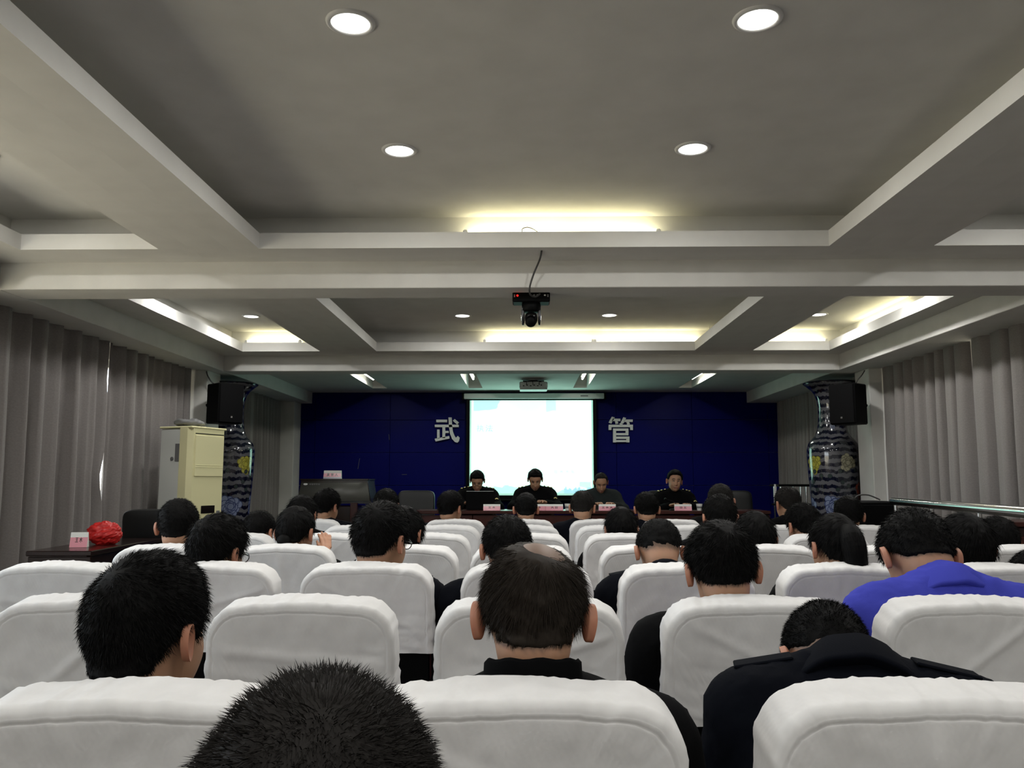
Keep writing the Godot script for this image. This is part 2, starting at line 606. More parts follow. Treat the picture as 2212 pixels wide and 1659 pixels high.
func build_lights() -> void:
	var names := ["left coffer", "middle coffer, left half", "middle coffer, right half", "right coffer"]
	var rows := [-1.3, 0.1, 2.9, 4.1, 7.0, 8.39]
	var row_names := ["rear bay, back row", "rear bay, front row", "farther from the camera beam", "just before the camera beam", "just past the camera beam", "nearer the stage"]
	for j in rows.size():
		var k := 0
		for x in [-2.84, -0.65, 0.86, 3.0]:
			downlight(x, rows[j], "round white downlight in the %s, %s" % [names[k], row_names[j]])
			k += 1
	var y := Y_LIP + 0.035
	var up := Vector3(0, 0.25, -1.0)
	cove_tube(Vector3(-0.37, y, -5.11), Vector3(0.83, y, -5.11), up, "lit tube on the ledge above the black video camera")
	cove_tube(Vector3(-0.45, y, -9.20), Vector3(0.74, y, -9.20), up, "lit tube on the long stage side ledge, above the projector")
	cove_tube(Vector3(0.79, y, -9.20), Vector3(1.96, y, -9.20), up, "lit tube on the long stage side ledge, toward the right vase")
	cove_tube(Vector3(-3.15, y, -9.20), Vector3(-2.56, y, -9.20), up, "short lit tube in the coffer nearest the left vase")
	cove_tube(Vector3(2.56, y, -9.20), Vector3(3.35, y, -9.20), up, "short lit tube in the coffer nearest the right vase")
	cove_tube(Vector3(3.46, y, -8.75), Vector3(3.46, y, -7.55), Vector3(1.0, 0.25, 0), "lit tube along the right curtain side ledge, nearer the stage")
	cove_tube(Vector3(3.46, y, -7.2), Vector3(3.46, y, -6.0), Vector3(1.0, 0.25, 0), "lit tube along the right curtain side ledge, nearer the video camera")
	var sl := ["nearest the left vase", "between lectern and projector", "just right of the projector", "nearest the right vase"]
	for k in 4:
		var xm: float = (SLOTS[k][0] + SLOTS[k][1]) * 0.5
		var t := thing("slot_light", "lit tube in the recessed ceiling slot " + sl[k], "ceiling light", Vector3(xm, 2.86, -11.75), 0.0, "slot lights over the stage")
		part("fixture", box(Vector3(0.045, 0.025, 0.95), 0.004), M.trim_white, t, Vector3(0, -0.012, 0))
		for sz in [-1.0, 1.0]: part("hanger", tube([Vector3(0, 0.0, sz * 0.35), Vector3(0, 0.14, sz * 0.35)], [0.004], 6), M.trim_white, t)
		part("glass_tube", tube([Vector3(0, -0.05, -0.45), Vector3(0, -0.05, 0.45)], [0.014], 12), M.tube_cool, t)
		area(t, Vector3(0, -0.067, 0), Vector2(0.026, 0.9), SLOT_ENERGY, Color(1.0, 1.0, 0.95), Vector3.DOWN)

# ------------------------------------------------------------------ curtains
func curtain(x: float, d0: float, d1: float, seed_: int, pitch: float, label: String, gap_y := -1.0, gap := 0.0) -> void:
	var len := d1 - d0
	var nu := int(len / pitch * 14.0) + 8
	var nv := 22
	var y1 := Y_BEAM + 0.015
	var y0 := 0.03 if d0 < 9.2 else STAGE + 0.02
	var v := PackedVector3Array()
	for j in nv:
		var q := float(j) / (nv - 1)
		var y := lerpf(y1, y0, q)
		var g := 0.0
		if gap > 0.0: g = gap * exp(-pow((y - gap_y) / 0.16, 2.0)) + gap * 0.31 * exp(-pow((y - 2.25) / 0.08, 2.0))
		for i in nu:
			var u := float(i) / (nu - 1)
			var s := u * len / pitch + 0.6 * ns.get_noise_2d(u * len * 1.6, seed_ * 13.7) + 0.05 * ns.get_noise_2d(u * len * 3.0 + 50.0, q * 0.9 + seed_)
			var w := sin(TAU * s)
			w = signf(w) * pow(absf(w), 0.7)
			var a := lerpf(0.050, 0.072, smoothstep(0.0, 0.6, q)) * (0.75 + 0.5 * ns.get_noise_2d(u * len * 1.7, seed_ * 3.1 + 9.0))
			var dx := a * w + 0.010 * ns.get_noise_2d(u * len * 7.0, q * 0.8 + seed_ * 5.0)
			var fl := 1.0 + 0.0 * q
			v.append(Vector3(x + dx, y, -((lerpf(d0, d1, u) - g * pow(u, 14.0)) * fl + 0.02 * sin(TAU * s + 1.2))))
	var idx := grid_idx(nu, nv)
	var m := part("x", raw_mesh(v, idx), M.curtain, self)
	m.name = numbered("curtain")
	tag(m, label, "curtain", "grey window curtains")

func build_curtains() -> void:
	curtain(-3.79, 5.05, 7.44, 2, 0.25, "grey pleated curtain panel behind the side desk, left wall", 1.33, 0.13)
	curtain(-3.81, 7.40, 9.27, 3, 0.20, "grey pleated curtain panel behind the air conditioner")
	curtain(-3.88, 9.73, 11.40, 4, 0.17, "grey pleated curtain panel next to the left vase", 1.9, 0.05)
	curtain(-3.88, 11.38, 13.0, 5, 0.17, "grey pleated curtain panel beside the blue wall and lectern")
	curtain(4.0, 1.2, 5.4, 6, 0.26, "grey pleated curtain panel behind the audience seats on the right wall")
	curtain(3.99, 5.45, 7.42, 7, 0.27, "grey pleated curtain panel above the steel rail, farther from the stage")
	curtain(4.0, 7.44, 9.24, 8, 0.22, "grey pleated curtain panel next to the right pier")
	curtain(4.05, 9.7, 13.35, 9, 0.15, "grey pleated curtain panel between the right vase and blue wall")

# ------------------------------------------------------------------ generic shapes
func cushion(size: Vector3, p := 0.35, puff := 0.0, seg := 28, wrinkle := 0.0) -> ArrayMesh:
	# superellipsoid: p near 0 is a box, 1 an ellipsoid
	var key := "cu%s%s%s%s" % [size, p, puff, wrinkle]
	if cache.has(key): return cache[key]
	var v := PackedVector3Array()
	var rows := seg / 2 + 1
	for j in rows:
		var b := -PI / 2 + PI * j / (rows - 1)
		for i in seg:
			var a := TAU * i / seg
			var cb := spow(cos(b), p)
			var q := Vector3(cb * spow(cos(a), p), spow(sin(b), p), cb * spow(sin(a), p))
			var w := Vector3(q.x * size.x, q.y * size.y, q.z * size.z) * 0.5
			if wrinkle > 0.0: w += q.normalized() * wrinkle * ns.get_noise_3d(w.x * 9.0, w.y * 14.0, w.z * 9.0 + size.x * 50.0)
			v.append(w)
	var m := smooth_mesh(v, grid_idx(seg, rows, true))
	cache[key] = m
	return m

func spow(c: float, p: float) -> float:
	return signf(c) * pow(absf(c), p)

# strokes of handwriting: each a list of points in a 0..100 square, y down
const GLYPH := {
	"fa": [[[30, 8], [26, 34]], [[14, 34], [88, 34]], [[48, 8], [40, 50], [10, 90]], [[38, 56], [74, 56], [52, 76], [24, 94]], [[40, 62], [88, 94]], [[64, 10], [76, 24]]],
	"yan": [[[44, 6], [54, 16]], [[10, 24], [90, 24]], [[24, 40], [76, 40]], [[24, 54], [76, 54]], [[28, 68], [28, 94]], [[28, 68], [72, 68], [72, 94]], [[28, 92], [72, 92]]],
	"ren": [[[50, 8], [46, 40], [12, 92]], [[47, 40], [66, 72], [90, 92]]],
	"zhi": [[[6, 30], [40, 30]], [[24, 6], [24, 88], [14, 82]], [[6, 62], [40, 50]], [[48, 28], [84, 28], [84, 84], [94, 88]], [[64, 8], [62, 54], [42, 92]], [[50, 50], [74, 66]]],
	"faw": [[[12, 12], [22, 22]], [[6, 36], [18, 46]], [[8, 92], [24, 58]], [[36, 26], [90, 26]], [[62, 6], [62, 52]], [[30, 52], [94, 52]], [[60, 54], [40, 86], [82, 82]], [[72, 68], [90, 92]]],
	"da": [[[10, 34], [90, 34]], [[50, 8], [46, 46], [12, 92]], [[50, 44], [90, 92]]],
	"dui": [[[14, 10], [14, 92]], [[14, 10], [38, 10], [28, 34], [38, 54], [20, 62]], [[66, 8], [62, 48], [40, 92]], [[62, 46], [94, 92]]],
	"wang": [[[14, 16], [86, 16]], [[20, 50], [80, 50]], [[8, 88], [92, 88]], [[50, 16], [50, 88]]],
	"mu": [[[10, 32], [90, 32]], [[50, 6], [50, 94]], [[48, 34], [12, 80]], [[52, 34], [90, 80]]],
	"tian": [[[14, 14], [86, 14], [86, 90]], [[14, 14], [14, 90], [86, 90]], [[14, 52], [86, 52]], [[50, 14], [50, 90]]],
}

func write_glyph(im: Image, g: String, x: float, y: float, s: float, width: int, col: Color) -> void:
	for st in GLYPH[g]:
		for k in st.size() - 1:
			var a := Vector2(st[k][0], st[k][1]) * s / 100.0
			var b := Vector2(st[k + 1][0], st[k + 1][1]) * s / 100.0
			var n := int(a.distance_to(b)) + 1
			for i in n + 1:
				var p := a.lerp(b, float(i) / n) + Vector2(x, y)
				im.fill_rect(Rect2i(int(p.x) - width / 2, int(p.y) - width / 2, width, width), col)

func card_texture(glyphs: Array, footer: bool) -> ImageTexture:
	var im := Image.create(256, 128, false, Image.FORMAT_RGB8)
	im.fill(Color(0.84, 0.56, 0.61))
	im.fill_rect(Rect2i(16, 12, 16, 12), Color(0.45, 0.12, 0.16))
	for k in 8: im.fill_rect(Rect2i(38 + k * 9, 15, 6, 6), Color(0.62, 0.30, 0.36))
	var n := glyphs.size()
	for k in n:
		write_glyph(im, glyphs[k], 128 - n * 30 + k * 60 + 6, 42, 46, 6, Color(0.20, 0.07, 0.10))
	if footer:
		im.fill_rect(Rect2i(0, 100, 256, 28), Color(0.55, 0.55, 0.60))
		im.fill_rect(Rect2i(0, 104, 256, 3), Color(0.80, 0.80, 0.82))
	return ImageTexture.create_from_image(im)

func name_card(pos: Vector3, w: float, h: float, turn: float, glyphs: Array, label: String, footer := false, tint := Color.WHITE) -> void:
	var t := thing("name_card", label, "name card", pos, turn, "tent name cards")
	var m := mat(tint, 0.25)
	m.albedo_texture = card_texture(glyphs, footer)
	var lean := 0.30
	var v := PackedVector3Array([Vector3(-w / 2, 0, h * lean), Vector3(w / 2, 0, h * lean), Vector3(w / 2, h, 0), Vector3(-w / 2, h, 0)])
	var uv := PackedVector2Array([Vector2(0, 1), Vector2(1, 1), Vector2(1, 0), Vector2(0, 0)])
	part("printed_face", raw_mesh(v, PackedInt32Array([0, 2, 1, 0, 3, 2]), uv), m, t, Vector3(0, 0, 0.002))
	var poly := PackedVector2Array([Vector2(-h * lean, 0), Vector2(h * lean, 0), Vector2(0.003, h), Vector2(-0.003, h)])
	part("holder", extrude(poly, w), M.paper, t, Vector3.ZERO, Basis(Vector3.UP, PI / 2))

# ------------------------------------------------------------------ the stage
func build_stage() -> void:
	# long table
	var ty := 0.952
	var td := 10.0
	var t := thing("dais_table", "long dark red wooden table with a closed front below the screen", "table", Vector3(0.78, STAGE, -(td + 0.3)))
	var half := 2.13
	part("table_top", box(Vector3(half * 2.0, 0.04, 0.6), 0.006), M.wood, t, Vector3(0, ty - STAGE - 0.02, 0))
	var np := 6
	for k in np:
		var w := half * 2.0 / np
		part("front_panel", box(Vector3(w - 0.008, 0.66, 0.02), 0.004), M.wood, t, Vector3(-half + w * (k + 0.5), 0.37, 0.26))
	part("plinth", box(Vector3(half * 2.0 - 0.04, 0.05, 0.5), 0.004), M.dark_wood, t, Vector3(0, 0.025, 0))
	for s in [-1.0, 1.0]:
		part("side_panel", box(Vector3(0.03, 0.70, 0.5), 0.004), M.wood, t, Vector3(s * (half - 0.02), 0.36, 0))
	# lectern
	var lp := at(728, 1060, 10.75)
	var l := thing("lectern", "wide dark wooden lectern with a slanted grey front panel, by the blue wall", "lectern", Vector3(lp.x, STAGE, -10.75))
	var top := EYE + 0.03 - STAGE
	part("body", box(Vector3(0.62, top - 0.34, 0.40), 0.008), M.dark_wood, l, Vector3(0, (top - 0.34) / 2, -0.05))
	for s in [-1.0, 1.0]: part("column", box(Vector3(0.09, top - 0.3, 0.05), 0.006), M.wood, l, Vector3(s * 0.26, (top - 0.3) / 2, 0.17))
	# slanted hood
	var st := SurfaceTool.new()
	st.begin(Mesh.PRIMITIVE_TRIANGLES)
	extrude_into(st, PackedVector2Array([Vector2(-0.475, top - 0.31), Vector2(0.475, top - 0.31), Vector2(0.425, top - 0.015), Vector2(-0.425, top - 0.015)]), -0.30, 0.16)
	st.generate_normals()
	part("hood", st.commit(), M.dark_wood, l)
	var hp := PackedVector3Array([Vector3(-0.462, top - 0.275, 0.20), Vector3(0.462, top - 0.275, 0.20), Vector3(0.418, top - 0.045, 0.165), Vector3(-0.418, top - 0.045, 0.165)])
	var back := PackedVector3Array()
	for p in hp: back.append(p - Vector3(0, 0, 0.03))
	var sp := SurfaceTool.new()
	sp.begin(Mesh.PRIMITIVE_TRIANGLES)
	quad_into(sp, hp[0], hp[1], hp[2], hp[3], Vector3.BACK)
	for k in 4: quad_into(sp, hp[k], hp[(k + 1) % 4], back[(k + 1) % 4], back[k], (hp[k] + hp[(k + 1) % 4]) * 0.5 - Vector3(0, top - 0.16, 0.18))
	sp.generate_normals()
	var pn := part("front_panel", sp.commit(), M.grey_panel, l)
	part("badge", lathe([Vector2(0.001, 0.004), Vector2(0.026, 0.004), Vector2(0.028, 0.0)], 20), M.white_plastic, pn, Vector3(-0.365, top - 0.065, 0.174), Basis(Vector3.RIGHT, PI / 2 - 0.15) * Basis.from_scale(Vector3(1, 1, 0.5)))
	for k in 5: part("letter", box(Vector3(0.02, 0.018, 0.003), 0.001), M.grey_plastic, pn, Vector3(-0.305 + k * 0.028, top - 0.066, 0.1725))
	part("desk_top", box(Vector3(0.88, 0.02, 0.48), 0.004), M.dark_wood, l, Vector3(0, top - 0.006, -0.07))
	name_card(Vector3(lp.x - 0.03, EYE + 0.034, -10.62), 0.225, 0.105, 0.0, ["fa", "yan", "ren"], "pink name card with three characters standing on the lectern", true)
	# cards, cups, laptop, microphone
	var cards := [[1065.5, ["wang", "mu"], "pink name card in front of the open laptop"], [1164, ["mu"], "pink name card partly tucked behind another, beside the paper cup"], [1195, ["da", "tian"], "pink name card beside the paper cup nearer the screen"], [1304, ["wang", "mu", "da"], "pink name card alone before the person in grey jacket"], [1460, ["tian", "wang"], "pink name card beside the hand on the microphone"]]
	for c in cards:
		var p := at_y(c[0], 1100, ty)
		name_card(Vector3(p.x, ty, -(10.12 if c[0] != 1164 else 10.16)), 0.205, 0.075, 0.0, c[1], c[2])
	for c in [[1222.5, "white paper cup beside two pink name cards"], [1494, "white paper cup beside the name card of the microphone holder"]]:
		var p := at_y(c[0], 1100, ty)
		var cup := thing("paper_cup", c[1], "cup", Vector3(p.x, ty, -10.13), 0.0, "paper cups on the long table")
		part("cup_wall", lathe([Vector2(0.026, 0.0), Vector2(0.037, 0.078), Vector2(0.0385, 0.08), Vector2(0.036, 0.079), Vector2(0.025, 0.004)], 24), M.paper, cup)
		part("printed_band", lathe([Vector2(0.0305, 0.028), Vector2(0.0338, 0.050)], 24, false), M.grey_plastic, cup)
	var lap := at_y(1040, 1100, ty)
	var lt := thing("laptop", "open black laptop with its lid toward the audience on the long table", "laptop", Vector3(lap.x, ty, -10.24))
	part("base", box(Vector3(0.34, 0.016, 0.22), 0.004), M.black, lt, Vector3(0, 0.008, -0.1))
	var lid := part("lid", box(Vector3(0.345, 0.215, 0.010), 0.004), M.black, lt, Vector3(0, 0.12, 0.022), Basis(Vector3.RIGHT, 0.10))
	part("lid_edge", box(Vector3(0.335, 0.006, 0.006), 0.001), M.white_plastic, lid, Vector3(0, 0.108, -0.003))
	var mp := at_y(1448, 1101, ty)
	var mc := thing("gooseneck_microphone", "black gooseneck microphone held at the end of the long table", "microphone", Vector3(mp.x - 0.02, ty, -10.16))
	part("stand_base", lathe([Vector2(0.04, 0.0), Vector2(0.04, 0.012), Vector2(0.02, 0.022)], 20), M.black, mc)
	part("neck", tube(curve([Vector3(0, 0.02, 0), Vector3(0.05, 0.05, 0.02), Vector3(0.03, 0.10, -0.06), Vector3(-0.05, 0.13, -0.12)]), [0.004], 8), M.black, mc)
	part("capsule", cushion(Vector3(0.03, 0.03, 0.05), 1.0), M.black, mc, Vector3(-0.06, 0.135, -0.13))
	# leather chairs behind the table
	var seats := [[1030, "behind the laptop"], [1157, "behind two name cards, before the screen"], [1297, "under the person in grey jacket"], [1440, "under the person with the microphone"], [895, "empty, between lectern and laptop"], [1592, "empty, at the right end of the long table"]]
	for s in seats:
		var p := at(s[0], 1070, 11.0)
		office_chair(Vector3(p.x, STAGE, -11.0), 0.0, "black leather armchair " + s[1], 1.0 if s[0] != 1440 else 1.0)

func office_chair(pos: Vector3, turn: float, label: String, h: float) -> void:
	var c := thing("leather_chair", label, "chair", pos, turn, "black leather chairs")
	part("backrest", cushion(Vector3(0.50, 0.56, 0.11), 0.28, 0.0, 28, 0.006), M.leather, c, Vector3(0, 0.70 * h, -0.20), Basis(Vector3.RIGHT, -0.12))
	part("seat", cushion(Vector3(0.50, 0.11, 0.48), 0.3), M.leather, c, Vector3(0, 0.44, 0.02))
	for s in [-1.0, 1.0]:
		part("armrest", tube(curve([Vector3(s * 0.27, 0.42, -0.16), Vector3(s * 0.29, 0.60, -0.16), Vector3(s * 0.29, 0.63, 0.0), Vector3(s * 0.29, 0.58, 0.16), Vector3(s * 0.26, 0.42, 0.14)]), [0.022], 10), M.black, c)
	part("gas_column", tube([Vector3(0, 0.10, 0), Vector3(0, 0.40, 0)], [0.028], 14), M.chrome, c)
	for k in 5:
		var a := TAU * k / 5.0 + 0.3
		var e := Vector3(cos(a) * 0.28, 0.065, sin(a) * 0.28)
		var leg := part("foot", tube([Vector3(0, 0.10, 0), e], [0.026, 0.018], 8), M.black, c)
		part("caster", cushion(Vector3(0.05, 0.05, 0.05), 1.0), M.black, leg, Vector3(e.x, 0.026, e.z))

# ------------------------------------------------------------------ the blue wall
func letter(called: String, polys: Array, label: String) -> void:
	# outlines measured on a 4.608 times enlargement whose corner is pixel 920, 840
	var d := 13.36
	var st := SurfaceTool.new()
	st.begin(Mesh.PRIMITIVE_TRIANGLES)
	var c := Vector3.ZERO
	var n := 0
	var all := []
	for poly in polys:
		var q := []
		for k in range(0, poly.size(), 2):
			var p := at(920.0 + poly[k] / 4.608, 840.0 + poly[k + 1] / 4.608, d)
			q.append(p)
			c += p
			n += 1
		all.append(q)
	c /= n
	for q in all:
		var pg := PackedVector2Array()
		for p in q: pg.append(Vector2(p.x - c.x, p.y - c.y))
		extrude_into(st, pg, -0.02, 0.02)
	st.generate_normals()
	var m := part("x", st.commit(), M.silver, self, Vector3(c.x, c.y, -d))
	m.name = numbered(called)
	tag(m, label, "letter", "silver wall characters")

func build_front_wall() -> void:
	var w := structure("trim_1")
	tag(w, "dark blue wall panelling behind the stage", "")
	var xs := [-3.66, -3.42, -2.2, -0.98, 0.24, 1.46, 2.68, 3.9, 4.12]
	var ys := [STAGE, 0.71, 1.237, 1.764, 2.29, 2.74]
	for i in xs.size() - 1:
		for j in ys.size() - 1:
			slab("blue_panel", xs[i] + 0.002, xs[i + 1] - 0.002, ys[j] + 0.0025, ys[j + 1] - 0.0025, 13.39, 13.45, M.blue, w, 0.003)
	letter("wall_character", [
		[103, 307, 212, 307, 212, 333, 103, 333],
		[90, 357, 328, 357, 328, 382, 90, 382],
		[225, 285, 258, 285, 262, 360, 268, 420, 285, 465, 300, 488, 318, 468, 337, 487, 330, 520, 315, 537, 290, 530, 262, 500, 242, 450, 230, 382],
		[288, 300, 332, 338, 311, 356, 268, 319],
		[112, 405, 137, 405, 137, 495, 112, 495],
		[165, 381, 193, 381, 193, 490, 165, 490],
		[192, 418, 228, 418, 228, 440, 192, 440],
		[88, 497, 232, 470, 236, 495, 98, 524]], "silver Chinese character on the blue wall, lectern side of the screen")
	letter("wall_character", [
		[1850, 277, 1880, 285, 1845, 347, 1817, 335], [1862, 297, 1935, 297, 1935, 322, 1850, 322], [1880, 321, 1905, 321, 1915, 345, 1888, 350],
		[1965, 283, 1992, 290, 1965, 347, 1938, 335], [1980, 305, 2058, 305, 2058, 330, 1970, 330], [1995, 329, 2020, 329, 2030, 352, 2003, 356],
		[1925, 343, 1950, 338, 1960, 360, 1935, 360],
		[1818, 357, 2060, 357, 2060, 410, 2032, 410, 2032, 382, 1846, 382, 1846, 410, 1818, 410],
		[1862, 395, 1892, 395, 1892, 533, 1862, 533], [1891, 395, 2015, 395, 2015, 418, 1891, 418], [1988, 417, 2015, 417, 2015, 441, 1988, 441],
		[1891, 440, 2015, 440, 2015, 462, 1891, 462], [1891, 475, 2025, 475, 2025, 498, 1891, 498], [1995, 497, 2025, 497, 2025, 533, 1995, 533], [1891, 510, 1996, 510, 1996, 530, 1891, 530]], "silver Chinese character on the blue wall, opposite side of the screen")
	# white scuffs on the panels
	for s in [[777, 990, 773, 1013], [868, 1025, 879, 1025], [840, 938, 841, 950]]:
		var a := at(s[0], s[1], 13.388)
		var b := at(s[2], s[3], 13.388)
		part("scuff", tube([a, b], [0.004], 5), M.grey_plastic, w)
	# projection screen
	var d := 13.15
	var a0 := at(1015, 865, d)
	var a1 := at(1283, 1070, d)
	var cx := (a0.x + a1.x) * 0.5
	var sw := a1.x - a0.x
	var sh := a0.y - a1.y
	var s := thing("projection_screen", "lit white projection screen hanging before the blue wall", "screen", Vector3(cx, a0.y, -d))
	part("black_border", box(Vector3(sw + 0.11, sh + 0.14, 0.006), 0.001), M.black, s, Vector3(0, -sh / 2 + 0.0, -0.006))
	var im := Image.create(640, 480, false, Image.FORMAT_RGB8)
	for y in 480:
		for x in 640:
			var c := Color(1, 1, 1)
			var u := x / 640.0
			var q := y / 480.0
			var cloud := ns.get_noise_2d(u * 3.0, q * 3.0)
			if q < 0.10 + 0.04 * cloud and u > 0.03 and u < 0.24 + 0.1 * cloud: c = Color(0.76, 0.86, 0.87)
			if u > 0.62 and u < 0.70 and q < 0.11 + 0.1 * cloud: c = Color(0.84, 0.90, 0.90)
			var hill := 0.955 + 0.05 * ns.get_noise_2d(u * 7.0, 3.0) - 0.05 * exp(-pow((u - 0.26) * 9.0, 2.0))
			if q > hill: c = Color(0.72, 0.80, 0.78)
			if absf(u - 0.93) < 0.045 and q > 0.86 and q < 0.93 and cloud > 0.02: c = Color(0.80, 0.80, 0.76)
			if u > 0.76 and u < 0.98 and q > 0.93 - 0.05 * ns.get_noise_2d(u * 40.0, 1.0) and q < 0.99: c = Color(0.58, 0.66, 0.78)
			if x < 8 or x > 631 or y > 470: c = Color(0.58, 0.64, 0.62)
			im.set_pixel(x, y, c)
	for k in 2: write_glyph(im, ["zhi", "faw"][k], 34 + k * 48, 122, 40, 3, Color(0.74, 0.86, 0.86))
	for k in 4: write_glyph(im, ["tian", "mu", "da", "dui"][k], 434 + k * 30, 352, 22, 2, Color(0.78, 0.87, 0.88))
	var sm := mat(Color(0.8, 0.8, 0.8), 0.9)
	sm.emission_enabled = true
	sm.emission = Color(0.74, 1.0, 0.92)
	sm.emission_operator = BaseMaterial3D.EMISSION_OP_MULTIPLY
	sm.emission_texture = ImageTexture.create_from_image(im)
	sm.emission_energy_multiplier = 2.0
	var v := PackedVector3Array([Vector3(-sw / 2, -sh, 0), Vector3(sw / 2, -sh, 0), Vector3(sw / 2, 0, 0), Vector3(-sw / 2, 0, 0)])
	part("lit_screen_face", raw_mesh(v, PackedInt32Array([0, 2, 1, 0, 3, 2]), PackedVector2Array([Vector2(0, 1), Vector2(1, 1), Vector2(1, 0), Vector2(0, 0)])), sm, s)
	area(s, Vector3(0, -sh / 2, 0.012), Vector2(sw, sh), SCREEN_ENERGY, Color(0.74, 1.0, 0.92), Vector3.BACK)
	part("bottom_bar", tube([Vector3(-sw / 2 - 0.06, -sh - 0.075, 0), Vector3(sw / 2 + 0.06, -sh - 0.075, 0)], [0.018], 10), M.black, s)
	var h0 := at(1002, 851, d)
	var h1 := at(1305, 861, d)
	var hm := (h0 + h1) * 0.5 - s.position
	part("roller_case", box(Vector3(h1.x - h0.x, h0.y - h1.y + 0.01, 0.10), 0.012), M.white_plastic, s, Vector3(hm.x, hm.y, 0.0))
	for k in [-1.0, 1.0]: part("case_end", box(Vector3(0.03, h0.y - h1.y + 0.03, 0.11), 0.006), M.black, s, Vector3(hm.x + k * ((h1.x - h0.x) / 2 + 0.012), hm.y, 0.0))
	part("case_print", box(Vector3(0.12, 0.018, 0.002), 0.0005), M.grey_plastic, s, Vector3(hm.x + 0.80, hm.y, 0.051))
	# projector under the stage ceiling
	var p0 := at(1122, 824, 11.6)
	var p1 := at(1183, 839, 11.6)
	var pc := (p0 + p1) * 0.5
	var pj := thing("projector", "grey ceiling projector on a short pole above the stage", "projector", Vector3(pc.x, Y_SOFFIT, -11.75))
	var py := pc.y - Y_SOFFIT
	part("body", box(Vector3(p1.x - p0.x, p0.y - p1.y, 0.30), 0.015), M.white_plastic, pj, Vector3(0, py, 0))
	for k in 6: part("socket", box(Vector3(0.022, 0.012, 0.006), 0.002), M.black, pj, Vector3(-0.14 + k * 0.05, py - 0.012 + 0.01 * (k % 2), 0.151))
	part("front_trim", box(Vector3(p1.x - p0.x - 0.01, 0.018, 0.29), 0.004), M.white_plastic, pj, Vector3(0, py - (p0.y - p1.y) / 2 - 0.004, -0.005))
	part("pole", tube([Vector3(0, 0, 0), Vector3(0, py + 0.04, 0)], [0.025], 14), M.steel, pj)
	part("ceiling_plate", box(Vector3(0.14, 0.01, 0.14), 0.003), M.white_plastic, pj, Vector3(0, -0.005, 0))
	part("mount_frame", box(Vector3(0.30, 0.015, 0.22), 0.004), M.black, pj, Vector3(0, py + (p0.y - p1.y) / 2 + 0.01, 0))
	for k in 3:
		var sx := -0.10 + 0.09 * k
		part("cable", tube(curve([Vector3(0.02, -0.005, 0.03), Vector3(sx * 1.4, py * 0.45, 0.10), Vector3(sx, py * 0.6, 0.2), Vector3(sx, py, 0.155)]), [0.005], 6), M.cable, pj)
	# video camera under the beam
	var k0 := at(1107, 630, 5.47)
	var k1 := at(1188, 652, 5.47)
	var kc := (k0 + k1) * 0.5
	var vc := thing("video_camera", "black swivel video camera with a red light hanging under the ceiling beam", "camera", Vector3(kc.x, Y_BEAM, -5.52))
	var ky := kc.y - Y_BEAM
	var kw := k1.x - k0.x
	part("mount_plate", box(Vector3(kw * 0.8, 0.012, 0.10), 0.003), M.black, vc, Vector3(0, -0.006, 0))
	part("mount_post", box(Vector3(0.10, absf(ky), 0.08), 0.004), M.black, vc, Vector3(0, ky / 2, 0))
	var cb := part("base", box(Vector3(kw, 0.075, 0.13), 0.008), M.black, vc, Vector3(0, ky, 0.0))
	part("socket_strip", box(Vector3(kw * 0.92, 0.018, 0.004), 0.001), M.grille, cb, Vector3(0, 0.004, 0.066))
	part("red_light", cushion(Vector3(0.013, 0.013, 0.008), 1.0), M.red_led, cb, Vector3(-0.092, 0.004, 0.070))
	part("white_socket", cushion(Vector3(0.014, 0.010, 0.006), 1.0), M.white_plastic, cb, Vector3(0.092, 0.006, 0.069))
	for s2 in [-1.0, 1.0]: part("silver_tab", box(Vector3(0.008, 0.020, 0.005), 0.001), M.steel, cb, Vector3(s2 * 0.112, 0.003, 0.067))
	for q in 2: part("socket", lathe([Vector2(0.006, 0.0), Vector2(0.007, 0.003), Vector2(0.004, 0.003)], 12), M.grey_plastic, cb, Vector3(0.02 + q * 0.022, 0.006, 0.067), Basis(Vector3.RIGHT, PI / 2))
	part("turntable", lathe([Vector2(0.062, 0.0), Vector2(0.066, -0.02), Vector2(0.066, -0.05), Vector2(0.05, -0.06)], 28), M.black, vc, Vector3(0, ky - 0.037, 0))
	for s2 in [-1.0, 1.0]:
		part("fork_arm", cushion(Vector3(0.022, 0.14, 0.06), 0.5), M.black_gloss, vc, Vector3(s2 * 0.055, ky - 0.115, 0))
	var head := part("camera_head", cushion(Vector3(0.085, 0.085, 0.10), 0.7), M.black_gloss, vc, Vector3(0, ky - 0.14, 0))
	part("lens", tube([Vector3(0, 0, 0.0), Vector3(-0.004, -0.035, 0.06), Vector3(-0.006, -0.04, 0.075)], [0.036, 0.037, 0.03], 24), M.black, head)
	var cp := [at_y(1170, 541, Y_SOFFIT), at(1166, 560, 5.2), at(1152, 594, 5.25), at(1144, 622, 5.265), at(1146, 637, 5.30), at(1157, 641, 5.35), at(1166, 635, 5.40)]
	var cc := part("x", tube(curve(cp, 40), [0.006], 8), M.cable, self)
	cc.name = numbered("camera_cable")
	tag(cc, "grey cable looping from the ceiling soffit into the video camera", "cable")
	var wr := part("x", tube(curve([Vector3(-0.02, Y_LIP, -5.05), at(1128, 495, 5.04), at(1138, 491, 5.04), at(1150, 494, 5.04), Vector3(0.10, Y_LIP + 0.003, -5.05), Vector3(0.16, Y_LIP + 0.006, -5.05)]), [0.0025], 6), M.cable, self)
	wr.name = numbered("loose_wire")
	tag(wr, "thin loose wire lying on the lit ledge above the video camera", "wire")

